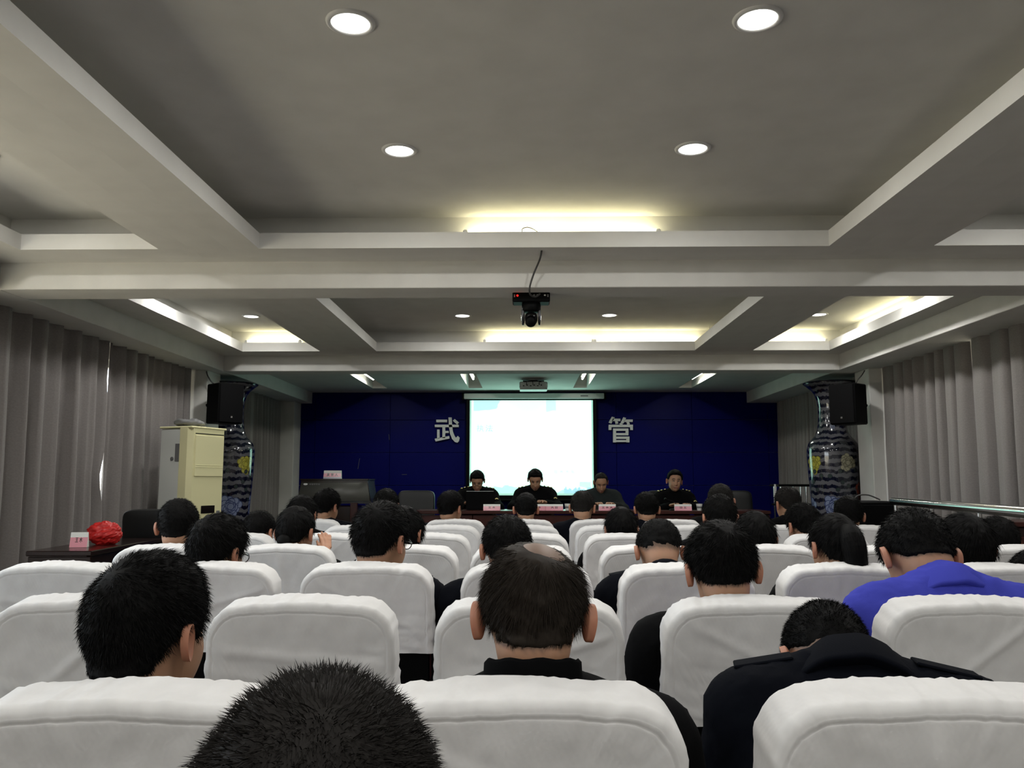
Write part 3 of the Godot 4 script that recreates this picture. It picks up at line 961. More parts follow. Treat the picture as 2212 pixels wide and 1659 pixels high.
# ------------------------------------------------------------------ things along the sides
func vase(pos: Vector3, turn: float, label: String) -> void:
	var t := thing("floor_vase", label, "vase", pos, turn, "tall porcelain vases")
	var H := 2.285
	var prof := []
	var pts := [[0.20, 0.0], [0.225, 0.05], [0.235, 0.3], [0.262, 0.75], [0.288, 1.15], [0.298, 1.42], [0.292, 1.50], [0.262, 1.575], [0.215, 1.625], [0.178, 1.69], [0.160, 1.78], [0.152, 1.90], [0.153, 2.00], [0.168, 2.09], [0.205, 2.17], [0.27, 2.235], [0.305, 2.262], [0.308, 2.275], [0.298, 2.275], [0.26, 2.245], [0.19, 2.17], [0.14, 2.05], [0.135, 1.9]]
	var cv := []
	for p in pts: cv.append(Vector3(p[0], p[1], 0))
	for p in curve(cv, 110): prof.append(Vector2(p.x, p.y))
	if not M.has("porcelain"):
		var im := Image.create(1024, 1024, false, Image.FORMAT_RGB8)
		for y in 1024:
			for x in 1024:
				var a := x / 1024.0 * TAU
				var q := y / 1024.0
				var wob := 0.9 * ns.get_noise_3d(cos(a) * 2.2, sin(a) * 2.2, q * 9.0) + 0.35 * ns.get_noise_3d(cos(a) * 7.0, sin(a) * 7.0, q * 24.0)
				var b := 0.5 + 0.5 * sin(TAU * (q * 34.0 + wob * 0.42))
				var f := smoothstep(0.42, 0.66, b + 0.18 * ns.get_noise_3d(cos(a) * 14.0, sin(a) * 14.0, q * 60.0))
				im.set_pixel(x, y, Color(0.37, 0.37, 0.39).lerp(Color(0.05, 0.065, 0.14), f))
		# peonies: ring after ring of petals
		for fl in [[0.44, 0.465, 64, Color(0.66, 0.64, 0.26), Color(0.44, 0.42, 0.16)], [0.215, 0.47, 60, Color(0.66, 0.64, 0.54), Color(0.40, 0.39, 0.32)], [0.31, 0.29, 84, Color(0.48, 0.52, 0.62), Color(0.22, 0.26, 0.40)], [0.27, 0.22, 60, Color(0.52, 0.52, 0.52), Color(0.30, 0.31, 0.36)], [0.085, 0.36, 70, Color(0.62, 0.26, 0.16), Color(0.42, 0.16, 0.10)], [0.53, 0.29, 84, Color(0.48, 0.52, 0.62), Color(0.22, 0.26, 0.40)], [0.72, 0.44, 70, Color(0.46, 0.50, 0.60), Color(0.22, 0.26, 0.40)], [0.86, 0.47, 56, Color(0.78, 0.76, 0.66), Color(0.60, 0.58, 0.48)], [0.30, 0.64, 30, Color(0.50, 0.52, 0.58), Color(0.26, 0.30, 0.40)]]:
			var fx: float = fl[0] * 1024.0
			var fy: float = (1.0 - fl[1]) * 1024.0
			for ring in range(4, -1, -1):
				var n := 4 + ring * 2
				for k in n:
					var a := TAU * k / n + ring * 0.7
					var r: float = fl[2] * 0.21 * ring * (0.86 + 0.30 * sin(a * 3.0 + ring * 2.0 + fl[2]))
					blob(im, fx + cos(a) * r * 0.8, fy + sin(a) * r * 0.55, fl[2] * 0.30, fl[3], fl[4])
		# leaves
		for k in 26:
			var fx := 1024.0 * fposmod(0.10 + 0.034 * k + 0.02 * sin(k * 5.0), 1.0)
			blob(im, fx, 1024.0 * (0.60 + 0.04 * sin(k * 2.3)), 15, Color(0.19, 0.23, 0.23), Color(0.09, 0.12, 0.14))
		im.flip_y()
		M.porcelain = mat(Color.WHITE, 0.12)
		M.porcelain.albedo_texture = ImageTexture.create_from_image(im)
		M.porcelain.clearcoat_enabled = true
		M.porcelain.clearcoat = 0.8
		M.porcelain.clearcoat_roughness = 0.03
		cache.vase = lathe(prof, 96, true)
		M.dark_rim = mat(Color(0.05, 0.06, 0.13), 0.15)
	part("vase_body", cache.vase, M.porcelain, t)
	part("mouth_rim", lathe([Vector2(0.300, 2.27), Vector2(0.311, 2.268), Vector2(0.313, 2.278), Vector2(0.305, 2.285), Vector2(0.296, 2.279)], 64, false), M.dark_rim, t)
	part("wooden_foot", lathe([Vector2(0.27, -0.002), Vector2(0.28, 0.03), Vector2(0.25, 0.06), Vector2(0.23, 0.06)], 40, false), M.dark_wood, t)

func blob(im: Image, cx: float, cy: float, r: float, a: Color, b: Color) -> void:
	for y in range(int(cy - r), int(cy + r) + 1):
		for x in range(int(cx - r), int(cx + r) + 1):
			var q := Vector2(x - cx, (y - cy) * 1.6).length() / r
			if q < 1.0 and y >= 0 and y < 1024:
				im.set_pixel(posmod(x, 1024), y, a if q < 0.82 else b)

func speaker(pos: Vector3, turn: float, side: float, label: String) -> void:
	var t := thing("wall_speaker", label, "loudspeaker", pos, turn, "black wall loudspeakers")
	part("cabinet", box(Vector3(0.30, 0.44, 0.26), 0.012), M.black, t)
	part("grille", box(Vector3(0.28, 0.42, 0.02), 0.006), M.grille, t, Vector3(0, 0, 0.135))
	part("logo", box(Vector3(0.022, 0.022, 0.004), 0.001), M.steel, t, Vector3(0, -0.15, 0.147))
	part("bracket", tube(curve([Vector3(0, 0.02, -0.12), Vector3(0.02 * side, 0.02, -0.22), Vector3(0.05 * side, 0.0, -0.30)], 8), [0.02], 8), M.black, t)

func build_side_things() -> void:
	var vr := at(1800.5, 1000, 9.98)
	vase(Vector3(vr.x, STAGE, -9.98), 0.0, "tall dark blue striped porcelain vase with peonies beside the right loudspeaker")
	var vl := at(494, 1000, 9.98)
	vase(Vector3(vl.x, STAGE, -9.98), 2.26, "tall dark blue striped porcelain vase behind the air conditioner")
	var sr := at(1832, 874, 9.05)
	speaker(Vector3(sr.x, sr.y, -9.05), deg_to_rad(-50), 1.0, "black loudspeaker high on the right pier before a vase")
	var sl := at(486, 873, 9.08)
	speaker(Vector3(sl.x, sl.y, -9.08), deg_to_rad(50), -1.0, "black loudspeaker high on the left pier above the air conditioner")
	for c in [[[[1848, 832], [1852, 822], [1862, 810], [1868, 800]], 9.2, "right"], [[[470, 832], [458, 826], [449, 812], [446, 802]], 9.2, "left"]]:
		var pp := []
		for q in c[0]: pp.append(at(q[0], q[1], c[1]))
		var w := part("x", tube(curve(pp), [0.007], 6), M.cable, self)
		w.name = numbered("speaker_cable")
		tag(w, "cable from the beam down to the loudspeaker on the %s pier" % c[2], "cable", "loudspeaker cables")
	# floor-standing air conditioner
	var ap := at(419, 1000, 8.2)
	var ac := thing("air_conditioner", "tall cream and white floor standing air conditioner near the left pier", "air conditioner", Vector3(ap.x, 0, -8.2), deg_to_rad(70))
	var ah := at(419, 927, 8.2).y
	part("body", box(Vector3(0.48, ah - 0.02, 0.26), 0.01), M.ac_side, ac, Vector3(0, ah / 2, -0.08))
	var fr := PackedVector2Array([Vector2(-0.25, 0.04), Vector2(0.25, 0.04), Vector2(0.25, 0.13), Vector2(0.215, 0.175), Vector2(-0.215, 0.175), Vector2(-0.25, 0.13)])
	var fm := part("front_shell", extrude(fr, ah), M.ac_front, ac, Vector3(0, ah / 2, 0), Basis(Vector3.RIGHT, -PI / 2) * Basis(Vector3.BACK, PI))
	fm.transform.basis = Basis(Vector3(1, 0, 0), Vector3(0, 0, 1), Vector3(0, -1, 0))
	part("top_cap", box(Vector3(0.50, 0.02, 0.40), 0.006), M.ac_front, ac, Vector3(0, ah + 0.004, -0.02))
	var outlet := part("air_outlet", box(Vector3(0.40, 0.40, 0.012), 0.004), M.ac_front, ac, Vector3(0.01, ah - 0.27, 0.178))
	for k in 2: part("louvre", box(Vector3(0.38, 0.005, 0.005), 0.002), M.ac_front, outlet, Vector3(0, -0.11 + k * 0.02, 0.006))
	part("outlet_gap", box(Vector3(0.40, 0.008, 0.004), 0.001), M.black, ac, Vector3(0.01, ah - 0.055, 0.176))
	part("display", box(Vector3(0.19, 0.075, 0.006), 0.002), M.black_gloss, ac, Vector3(0.02, ah - 0.79, 0.177))
	part("handle", box(Vector3(0.045, 0.11, 0.010), 0.003), M.grey_plastic, ac, Vector3(0.165, ah - 0.86, 0.178))
	part("rating_plate", box(Vector3(0.003, 0.17, 0.07), 0.001), M.grey_plastic, ac, Vector3(-0.2415, ah - 0.24, 0.015))
	part("round_badge", lathe([Vector2(0.001, 0.003), Vector2(0.018, 0.003), Vector2(0.02, 0.0)], 18), M.grey_plastic, ac, Vector3(-0.241, ah - 0.30, -0.055), Basis(Vector3.BACK, PI / 2))
	var bag := part("x", cushion(Vector3(0.30, 0.07, 0.20), 0.8, 0.0, 40, 0.03), M.grey_plastic, self, Vector3(ap.x - 0.06, ah + 0.058, -8.2))
	bag.name = numbered("folded_cover")
	tag(bag, "crumpled grey cover lying on top of the air conditioner", "cover")
	# side desk with card and red bag
	var dk := thing("side_desk", "dark glossy wooden desk standing along the left curtains", "desk", Vector3(-3.22, 0, -6.33), 0.06)
	var dy := 0.83
	part("desk_top", box(Vector3(0.44, 0.035, 1.30), 0.006), M.dark_wood, dk, Vector3(0, dy - 0.018, 0))
	for s in [-1.0, 1.0]: part("end_panel", box(Vector3(0.42, dy - 0.04, 0.03), 0.004), M.dark_wood, dk, Vector3(0, (dy - 0.04) / 2, s * 0.62))
	part("front_panel", box(Vector3(0.02, dy - 0.12, 1.20), 0.004), M.dark_wood, dk, Vector3(0.17, (dy - 0.04) / 2 + 0.04, 0))
	part("shelf", box(Vector3(0.40, 0.02, 1.20), 0.003), M.dark_wood, dk, Vector3(-0.01, 0.35, 0))
	var cp := at_y(171, 1182, dy)
	name_card(Vector3(cp.x, dy + 0.001, cp.z), 0.115, 0.105, 0.25, ["wang", "mu"], "small white and pink name card on the side desk by the red bag", false, Color(1.0, 0.98, 0.98))
	var bp := at_y(224, 1176, dy)
	var v := PackedVector3Array()
	var seg := 72
	for j in 49:
		var b := -PI / 2 + PI * j / 48.0
		for i in seg:
			var a := TAU * i / seg
			var q := Vector3(cos(b) * cos(a), sin(b), cos(b) * sin(a))
			var r := 1.0 + 0.20 * ns.get_noise_3dv(q * 1.6) - 0.16 * absf(ns.get_noise_3dv(q * 3.4 + Vector3(4, 2, 8))) - 0.07 * absf(ns.get_noise_3dv(q * 8.0)) 
			var p := q * r
			v.append(Vector3(p.x * 0.125, maxf(p.y, -0.82) * 0.095, p.z * 0.10))
	var rb := part("x", smooth_mesh(v, grid_idx(seg, 49, true)), M.red_bag, self, Vector3(bp.x, dy + 0.078, bp.z))
	rb.name = numbered("plastic_bag")
	tag(rb, "crumpled red plastic bag on the dark side desk", "bag")
	var oc := at(330, 1130, 7.75)
	office_chair(Vector3(-3.20, 0, -7.36), deg_to_rad(180), "black leather armchair at the side desk before the air conditioner", 1.12)
	# steel rail
	var r0 := at(1930, 1083, 6.6)
	var r1 := at(2212, 1106, 4.40)
	var r2 := r1 + (r1 - r0) * 0.12
	var rl := thing("hand_rail", "shiny stainless steel hand rail with posts along the right curtains", "railing", Vector3(r0.x, 0, r0.z))
	var ro := Vector3(r0.x, 0, r0.z)
	part("top_rail", tube([r0 - ro, r2 - ro], [0.031], 18), M.steel, rl)
	for k in 3: part("lower_rail", tube([r0 - ro - Vector3(0, 0.22 + k * 0.25, 0), r2 - ro - Vector3(0, 0.22 + k * 0.25, 0)], [0.010], 10), M.steel, rl)
	for k in 4:
		var q := r0.lerp(r2, 0.02 + k * 0.32) - ro
		part("post", tube([Vector3(q.x, 0, q.z), q - Vector3(0, 0.02, 0)], [0.016], 12), M.steel, rl)
	# black cabinet beside the rail
	var kb := at(1886, 1083, 6.95)
	var kt := thing("black_cabinet", "plain black equipment cabinet standing at the end of the steel rail", "cabinet", Vector3(kb.x, 0, -7.15))
	part("body", box(Vector3(0.36, kb.y, 0.40), 0.012), M.black, kt, Vector3(0, kb.y / 2, 0))
	part("front_grille", box(Vector3(0.33, kb.y - 0.06, 0.012), 0.004), M.grille, kt, Vector3(0, kb.y / 2, 0.202))
	var wr := part("x", tube(curve([Vector3(kb.x - 0.10, kb.y + 0.006, -7.1), Vector3(kb.x - 0.06, kb.y + 0.045, -7.1), Vector3(kb.x + 0.02, kb.y + 0.05, -7.1), Vector3(kb.x + 0.11, kb.y + 0.015, -7.1), Vector3(kb.x + 0.12, kb.y + 0.006, -7.1)]), [0.006], 6), M.cable, self)
	wr.name = numbered("cabinet_cable")
	tag(wr, "black cable arching over the equipment cabinet by the rail", "cable")
	var bx := at(2187, 1128, 5.0)
	var bc := thing("wooden_cabinet", "brown wooden cabinet standing behind the steel rail by the right curtains", "cabinet", Vector3(bx.x + 0.24, 0, -5.2))
	part("body", box(Vector3(0.48, bx.y - 0.03, 0.38), 0.006), M.dark_wood, bc, Vector3(0, (bx.y - 0.03) / 2, 0))
	part("top_board", box(Vector3(0.50, 0.03, 0.40), 0.005), M.wood, bc, Vector3(0, bx.y - 0.015, 0))
	for sx in [-1.0, 1.0]:
		var dr := part("door", box(Vector3(0.225, bx.y - 0.14, 0.016), 0.004), M.wood, bc, Vector3(sx * 0.116, (bx.y - 0.03) / 2, 0.196))
		part("knob", cushion(Vector3(0.02, 0.02, 0.02), 1.0, 0.0, 12), M.steel, dr, Vector3(-sx * 0.09, 0.05, 0.016))
	# black stand near the right curtain
	var e0 := at(1672, 1046, 11.2)
	var e1 := at(1756, 1046, 11.2)
	var ex := (e0.x + e1.x) * 0.5
	var es := thing("equipment_stand", "black two shelf equipment stand on chrome posts before the right curtain", "stand", Vector3(ex, STAGE, -11.2))
	var ew := e1.x - e0.x
	part("top_shelf", box(Vector3(ew, 0.03, 0.40), 0.005), M.black, es, Vector3(0, e0.y - STAGE - 0.015, 0))
	part("lower_shelf", box(Vector3(ew * 0.95, 0.03, 0.38), 0.005), M.black, es, Vector3(0, e0.y - STAGE - 0.27, 0))
	for sx in [-1.0, 0.2, 1.0]:
		for sz in [-1.0, 1.0]: part("post", tube([Vector3(sx * ew * 0.42, 0, sz * 0.15), Vector3(sx * ew * 0.42, e0.y - STAGE - 0.03, sz * 0.15)], [0.011], 10), M.chrome, es)
	var hc := part("x", box(Vector3(0.035, 0.17, 0.006), 0.002), M.paper, self, Vector3(e0.x - 0.012, e0.y - 0.085, -11.12), Basis(Vector3.BACK, -0.08))
	hc.name = numbered("paper_strip")
	tag(hc, "white paper strip hanging off the black equipment stand", "paper")

# ------------------------------------------------------------------ covered chairs
const TOP := 1.016
const ROWS := {
	"A": [-1, 0, 1], "B": [-2, -1, 0, 1, 2], "C": [-3, -2, -1, 0, 1, 2, 3], "D": [-3, -2, -1, 0, 1, 2, 3, 4],
	"E": [-3, -2, -1, 0, 1, 2, 3, 4], "F": [-3, -2, -1, 0, 1, 2, 3, 4], "G": [-3, -2, -1, 0, 1, 2, 3, 4]}
const ROW_WORD := {"Z": "row behind the seventh", "A": "seventh row", "B": "sixth row", "C": "fifth row", "D": "fourth row", "E": "third row", "F": "second row", "G": "front row"}
const NTH := ["first", "second", "third", "fourth", "fifth", "sixth", "seventh", "eighth", "ninth"]

func row_d(r: String) -> float:
	return ROW0 + ROW_STEP * ("ABCDEFG".find(r) if r != "Z" else -1)

func cover_mesh(seed_: int, fine: bool) -> ArrayMesh:
	var hw := 0.226
	var H := 0.285
	var T := 0.105
	var cr := 0.085
	var rr := 0.015
	var out := []
	# outline from bottom right over the top to bottom left
	var n_side := 14 if fine else 9
	var n_arc := 16 if fine else 10
	var n_top := 34 if fine else 20
	for k in n_side: out.append(Vector2(hw + 0.006 * (1.0 - float(k) / n_side) , (H - cr) * k / n_side))
	for k in n_arc:
		var a := PI / 2 * k / n_arc
		out.append(Vector2(hw - cr + cr * cos(a), H - cr + cr * sin(a)))
	for k in n_top:
		var u := float(k) / n_top
		out.append(Vector2(lerpf(hw - cr, -(hw - cr), u), H + 0.008 * sin(PI * u)))
	for k in n_arc:
		var a := PI / 2 + PI / 2 * k / n_arc
		out.append(Vector2(-(hw - cr) + cr * cos(a), H - cr + cr * sin(a)))
	for k in n_side + 1: out.append(Vector2(-hw - 0.006 * (float(k) / n_side), (H - cr) * (1.0 - float(k) / n_side)))
	# cross section from the rear middle round the rim to the front middle: (inset from the rim, z)
	var sec := []
	var nf := 26 if fine else 9
	for k in nf: sec.append([1.0 - float(k) / nf, -1.0, T / 2])
	for k in [0.016, 0.0125, 0.0105, 0.009, 0.0075, 0.006, 0.004, 0.002]: sec.append([-1.0, rr + k, T / 2])
	var na := 9 if fine else 5
	for k in na + 1:
		var a := PI / 2 * k / na
		sec.append([-1.0, rr * (1.0 - sin(a)), T / 2 - rr + rr * cos(a)])
	for k in na + 1:
		var a := PI / 2 * (1.0 - float(k) / na)
		sec.append([-1.0, rr * (1.0 - sin(a)), -(T / 2 - rr + rr * cos(a))])
	for k in 5: sec.append([float(k) / 4.0, -1.0, -T / 2])
	var v := PackedVector3Array()
	var n := out.size()
	var so := seed_ * 17.3
	for s in sec:
		for i in n:
			var o: Vector2 = out[i]
			var L := o.length()
			var e: float = s[1] if s[1] >= 0.0 else (rr + 0.018) + s[0] * (L - rr - 0.018)
			var p2 := o * maxf(0.0, (L - e) / L)
			var z: float = s[2]
			var p := Vector3(p2.x, p2.y, z)
			var rim := smoothstep(0.085, 0.0, e)
			var nrm := Vector3(o.x / L * rim, o.y / L * rim, signf(z) * (1.0 - rim * 0.6)).normalized()
			# the middle of the back sinks a little, cloth sags between the corners
			if z > 0.0: p.z -= 0.004 * (1.0 - rim) * smoothstep(0.02, 0.14, e)
			var dsp := 0.0045 * ns.get_noise_3d(p.x * 5.0 + so, p.y * 5.0, p.z * 9.0)
			# gathers across the rim
			dsp += 0.0040 * rim * ns.get_noise_3d(float(i) / n * 34.0 + so, z * 6.0, seed_)
			dsp += 0.0016 * rim * ns.get_noise_3d(float(i) / n * 110.0 + so, z * 14.0, seed_ + 40.0)
			# drag folds running sideways, stronger low down and near the sides
			var low := smoothstep(0.25, 0.02, p.y) * (0.35 + smoothstep(0.05, 0.2, absf(p.x)))
			dsp += 0.0062 * low * ns.get_noise_3d(p.x * 3.5 + so, p.y * 55.0 + p.x * 6.0, 3.0)
			# one slanting crease
			var cl := (p.y - 0.16) * cos(0.5 + seed_ * 0.9) + p.x * sin(0.5 + seed_ * 0.9) * 0.8
			dsp += 0.0042 * exp(-cl * cl * 9000.0) * (1.0 - rim)
			# stitched seam just inside the rim
			if z > 0.0: dsp += 0.0012 * exp(-pow((e - rr - 0.004) / 0.0025, 2.0)) - 0.0012 * exp(-pow((e - rr - 0.009) / 0.002, 2.0))
			p += nrm * dsp
			v.append(p)
	return smooth_mesh(v, grid_idx(n, sec.size()))

func chair_parts(c: Node3D, cover: ArrayMesh) -> void:
	# local: rear top ridge above z = 0, seat toward -z
	var tilt := Basis(Vector3.RIGHT, 0.13)
	part("cover", cover, M.cloth, c, Vector3(0, TOP - 0.288, -0.088), tilt)
	var pl := PackedVector2Array()
	for q in [[0.212, 0.0], [0.212, 0.45], [0.19, 0.52], [-0.19, 0.52], [-0.212, 0.45], [-0.212, 0.0]]: pl.append(Vector2(q[0], q[1]))
	if not cache.has("chair_back"):
		cache.chair_back = extrude(pl, 0.035)
		cache.chair_pad = extrude(pl, 0.045)
	part("back_shell", cache.chair_back, M.black, c, Vector3(0, 0.46, -0.105), tilt)
	part("back_pad", cache.chair_pad, M.maroon, c, Vector3(0, 0.46, -0.146), tilt)
	part("seat", cushion(Vector3(0.47, 0.11, 0.46), 0.3, 0.0, 24), M.maroon, c, Vector3(0, 0.425, -0.37))
	part("seat_pan", box(Vector3(0.44, 0.03, 0.42), 0.006), M.black, c, Vector3(0, 0.365, -0.37))
	for s in [-1.0, 1.0]:
		part("leg", tube([Vector3(s * 0.205, 0.0, -0.57), Vector3(s * 0.205, 0.37, -0.55)], [0.014], 8), M.black, c)
		part("leg", tube([Vector3(s * 0.205, 0.0, -0.05), Vector3(s * 0.205, 0.40, -0.15), Vector3(s * 0.205, 0.62, -0.13)], [0.014], 8), M.black, c)
		part("side_rail", tube([Vector3(s * 0.205, 0.36, -0.55), Vector3(s * 0.205, 0.37, -0.15)], [0.012], 8), M.black, c)

func build_chairs() -> void:
	var protos := []
	for k in 6:
		var c := Node3D.new()
		chair_parts(c, cover_mesh(k, false))
		protos.append(c)
	var fines := []
	for k in 5:
		var c := Node3D.new()
		chair_parts(c, cover_mesh(20 + k, true))
		fines.append(c)
	var n := 0
	var nf := 0
	for r in ROWS:
		var k := 0
		for col in ROWS[r]:
			var c: Node3D
			if r in "ABC":
				c = fines[nf % 5].duplicate()
				nf += 1 if nf % 7 != 6 else 2
			else:
				c = protos[(n * 5 + n / 3) % 6].duplicate()
			n += 1
			c.name = numbered("covered_chair")
			add_child(c)
			c.position = Vector3(col * PITCH + rng.randf_range(-0.018, 0.018), 0, -row_d(r) + rng.randf_range(-0.015, 0.015))
			if r == "A": c.position.z += 0.05
			c.rotation.y = rng.randf_range(-0.03, 0.03)
			tag(c, "white-covered chair, %s from the stage, %s seat from the air-conditioner side" % [ROW_WORD[r], NTH[k]], "chair", "white covered audience chairs")
			k += 1
	for c in protos + fines: c.free()

# ------------------------------------------------------------------ people
func smax(a: float, b: float, k: float) -> float:
	var h := maxf(k - absf(a - b), 0.0) / k
	return maxf(a, b) + h * h * k * 0.25

func ell(dir: Vector3, c: Vector3, r: Vector3) -> float:
	var dd := dir / r
	var cc := c / r
	var a := dd.dot(dd)
	var b := dd.dot(cc)
	var q := b * b - a * (cc.dot(cc) - 1.0)
	if q < 0.0: return -1.0
	return (b + sqrt(q)) / a

func bump(dir: Vector3, to: Vector3, w: float) -> float:
	var q := (dir - to.normalized()).length() / w
	return exp(-q * q)

# distance from the middle of the head to the skin; the face looks toward -z
func head_r(dir: Vector3) -> float:
	var r := ell(dir, Vector3(0, 0.018, 0.008), Vector3(0.078, 0.098, 0.099))
	r = smax(r, ell(dir, Vector3(0, -0.042, -0.030), Vector3(0.061, 0.080, 0.068)), 0.018)
	r = smax(r, ell(dir, Vector3(0, -0.090, -0.058), Vector3(0.030, 0.030, 0.034)), 0.016)
	r = smax(r, ell(dir, Vector3(0, -0.055, 0.035), Vector3(0.058, 0.06, 0.055)), 0.02)
	var m := Vector3(absf(dir.x), dir.y, dir.z)
	if dir.z < -0.3:
		r = smax(r, ell(dir, Vector3(0, -0.022, -0.098), Vector3(0.010, 0.026, 0.014)), 0.008)
		r = smax(r, ell(dir, Vector3(0, -0.038, -0.104), Vector3(0.016, 0.011, 0.015)), 0.007)
		r = smax(r, ell(dir, Vector3(0, -0.070, -0.090), Vector3(0.024, 0.012, 0.012)), 0.006)
		r -= 0.008 * bump(m, Vector3(0.032, 0.000, -0.092), 0.16)
		r += 0.004 * bump(m, Vector3(0.030, 0.022, -0.095), 0.13)
		r += 0.005 * bump(m, Vector3(0.048, -0.035, -0.080), 0.25)
		r -= 0.003 * bump(dir, Vector3(0, -0.0695, -0.095), 0.05)
	return r

# how far the hair lies outside (or, where there is none, inside) the skin
func hair_t(dir: Vector3, o: Dictionary) -> float:
	var el := asin(clampf(dir.y, -1.0, 1.0))
	var az := absf(atan2(dir.x, -dir.z))
	var ef: float = o.get("front", 0.84)
	var eb: float = o.get("back", -0.60)
	var es: float = o.get("ear", 0.10)
	var ks := [[0.0, ef], [0.55, ef - 0.02], [0.95, ef - 0.12], [1.24, o.get("burn", 0.05)], [1.38, o.get("burn", -0.20)], [1.50, es - 0.05], [1.78, es], [2.02, es - 0.25], [2.35, eb + 0.06], [PI, eb]]
	var e0 := eb
	for k in ks.size() - 1:
		if az <= ks[k + 1][0]:
			e0 = lerpf(ks[k][1], ks[k + 1][1], (az - ks[k][0]) / (ks[k + 1][0] - ks[k][0]))
			break
	var edge: float = o.get("soft", 0.10)
	var mk := smoothstep(e0 - edge, e0 + edge, el + 0.05 * ns.get_noise_3dv(dir * 9.0))
	var top: float = o.get("top", 0.020)
	var side: float = o.get("side", 0.011)
	var t := lerpf(side, top, smoothstep(-0.1, 0.75, el))
	t += o.get("crest", 0.0) * bump(dir, Vector3(0.1, 0.85, -0.5), 0.5)
	t += o.get("lump", 0.0025) * ns.get_noise_3dv(dir * 3.5 + Vector3(o.get("seed", 0.0), 0, 0)) * 2.0
	t += 0.0016 * ns.get_noise_3d(dir.x * 16.0, dir.y * 16.0, dir.z * 16.0 + o.get("seed", 0.0))
	if o.has("bald"):
		var bd: Vector3 = o.bald
		var q := smoothstep(o.get("bald_w", 0.62), o.get("bald_w", 0.62) * 0.35, (dir - bd.normalized()).length())
		t = lerpf(t, -0.002, q)
	return lerpf(-0.008, t, mk)

func sphere_dirs(nu: int, nv: int) -> Array:
	var r := []
	for j in nv:
		var b := -PI / 2 + PI * j / (nv - 1)
		for i in nu:
			var a := TAU * i / nu
			r.append(Vector3(cos(b) * sin(a), sin(b), cos(b) * cos(a)))
	return r

const SKIN := Color(0.38, 0.205, 0.125)
const EAR := Color(0.38, 0.165, 0.10)

# verts, indices and colours of head, ears and neck stub in head space
func head_arrays(fine: bool, ear_out := 1.0) -> Array:
	var key := "head%s%s" % [fine, ear_out]
	if cache.has(key): return cache[key]
	var nu := 84 if fine else 56
	var nv := 62 if fine else 42
	var v := PackedVector3Array()
	var c := PackedColorArray()
	for dir in sphere_dirs(nu, nv):
		v.append(dir * head_r(dir))
		var col := SKIN
		var m := Vector3(absf(dir.x), dir.y, dir.z)
		if dir.z < -0.2:
			col = col.lerp(Color(0.22, 0.08, 0.065), 0.8 * bump(Vector3(dir.x * 0.55, dir.y, dir.z), Vector3(0, -0.070, -0.095), 0.10))
			col = col.lerp(Color(0.03, 0.025, 0.02), 0.95 * bump(Vector3(m.x * 0.6 + 0.012, m.y, m.z), Vector3(0.031, 0.0255, -0.095), 0.075))
			col = col.lerp(Color(0.05, 0.035, 0.03), 0.9 * bump(Vector3(m.x * 0.7 + 0.09, m.y, m.z), Vector3(0.031, 0.000, -0.095), 0.06))
		c.append(col)
	var idx := grid_idx(nu, nv, true)
	for s in [-1.0, 1.0]:
		var base := v.size()
		var bas := Basis(Vector3.UP, s * 0.36 * ear_out) * Basis(Vector3.RIGHT, 0.12)
		var q := 14
		for j in q:
			var b := -PI / 2 + PI * j / (q - 1)
			for i in 20:
				var a := TAU * i / 20.0
				var p := Vector3(cos(b) * cos(a), sin(b), cos(b) * sin(a))
				var lobe := 0.72 + 0.28 * smoothstep(-1.0, 0.25, p.y)
				var w := Vector3(p.x * 0.0070, p.y * 0.0305, p.z * 0.0175 * lobe)
				# the bowl of the ear is hollow, its rim curls out
				var rim := Vector2(p.z, p.y).length()
				if p.x * s > 0.0: w.x = s * (0.0075 * smoothstep(0.55, 0.95, rim) * 1.1 - 0.006 * smoothstep(0.9, 0.2, rim) + 0.002)
				v.append(Vector3(s * 0.0775, -0.010, 0.006) + bas * (w + Vector3(s * 0.004, 0, 0.014)))
				c.append(EAR.lerp(Color(0.30, 0.10, 0.06), 0.8 * smoothstep(0.6, 0.1, rim) if p.x * s > 0.0 else 0.0))
		idx.append_array(grid_idx(20, q, true, base))
	if fine:
		# brows, lids and lips follow the surface of the face
		for ln in [[[0.012, 0.024], [0.030, 0.030], [0.052, 0.022], 0.0032, Color(0.02, 0.016, 0.013)], [[0.016, -0.001], [0.031, 0.004], [0.047, -0.002], 0.0024, Color(0.03, 0.02, 0.018)], [[0.018, -0.004], [0.031, -0.005], [0.044, -0.004], 0.0016, Color(0.30, 0.25, 0.22)]]:
			for s in [-1.0, 1.0]: face_line(v, idx, c, [Vector3(s * ln[0][0], ln[0][1], -0.098), Vector3(s * ln[1][0], ln[1][1], -0.095), Vector3(s * ln[2][0], ln[2][1], -0.085)], ln[3], ln[4])
		face_line(v, idx, c, [Vector3(-0.023, -0.071, -0.09), Vector3(0, -0.068, -0.098), Vector3(0.023, -0.071, -0.09)], 0.0026, Color(0.17, 0.055, 0.045))
		face_line(v, idx, c, [Vector3(-0.017, -0.077, -0.09), Vector3(0, -0.079, -0.096), Vector3(0.017, -0.077, -0.09)], 0.0036, Color(0.26, 0.09, 0.07))
	cache[key] = [v, idx, c]
	return cache[key]

func face_line(v: PackedVector3Array, idx: PackedInt32Array, c: PackedColorArray, pts: Array, rad: float, col: Color) -> void:
	var p := []
	for q in curve(pts, 8):
		var dir: Vector3 = q.normalized()
		p.append(dir * (head_r(dir) + rad * 0.2))
	tube_arrays(p, [rad * 0.5, rad * 0.85, rad, rad, rad, rad, rad, rad * 0.85, rad * 0.4], 6, v, idx)
	while c.size() < v.size(): c.append(col)

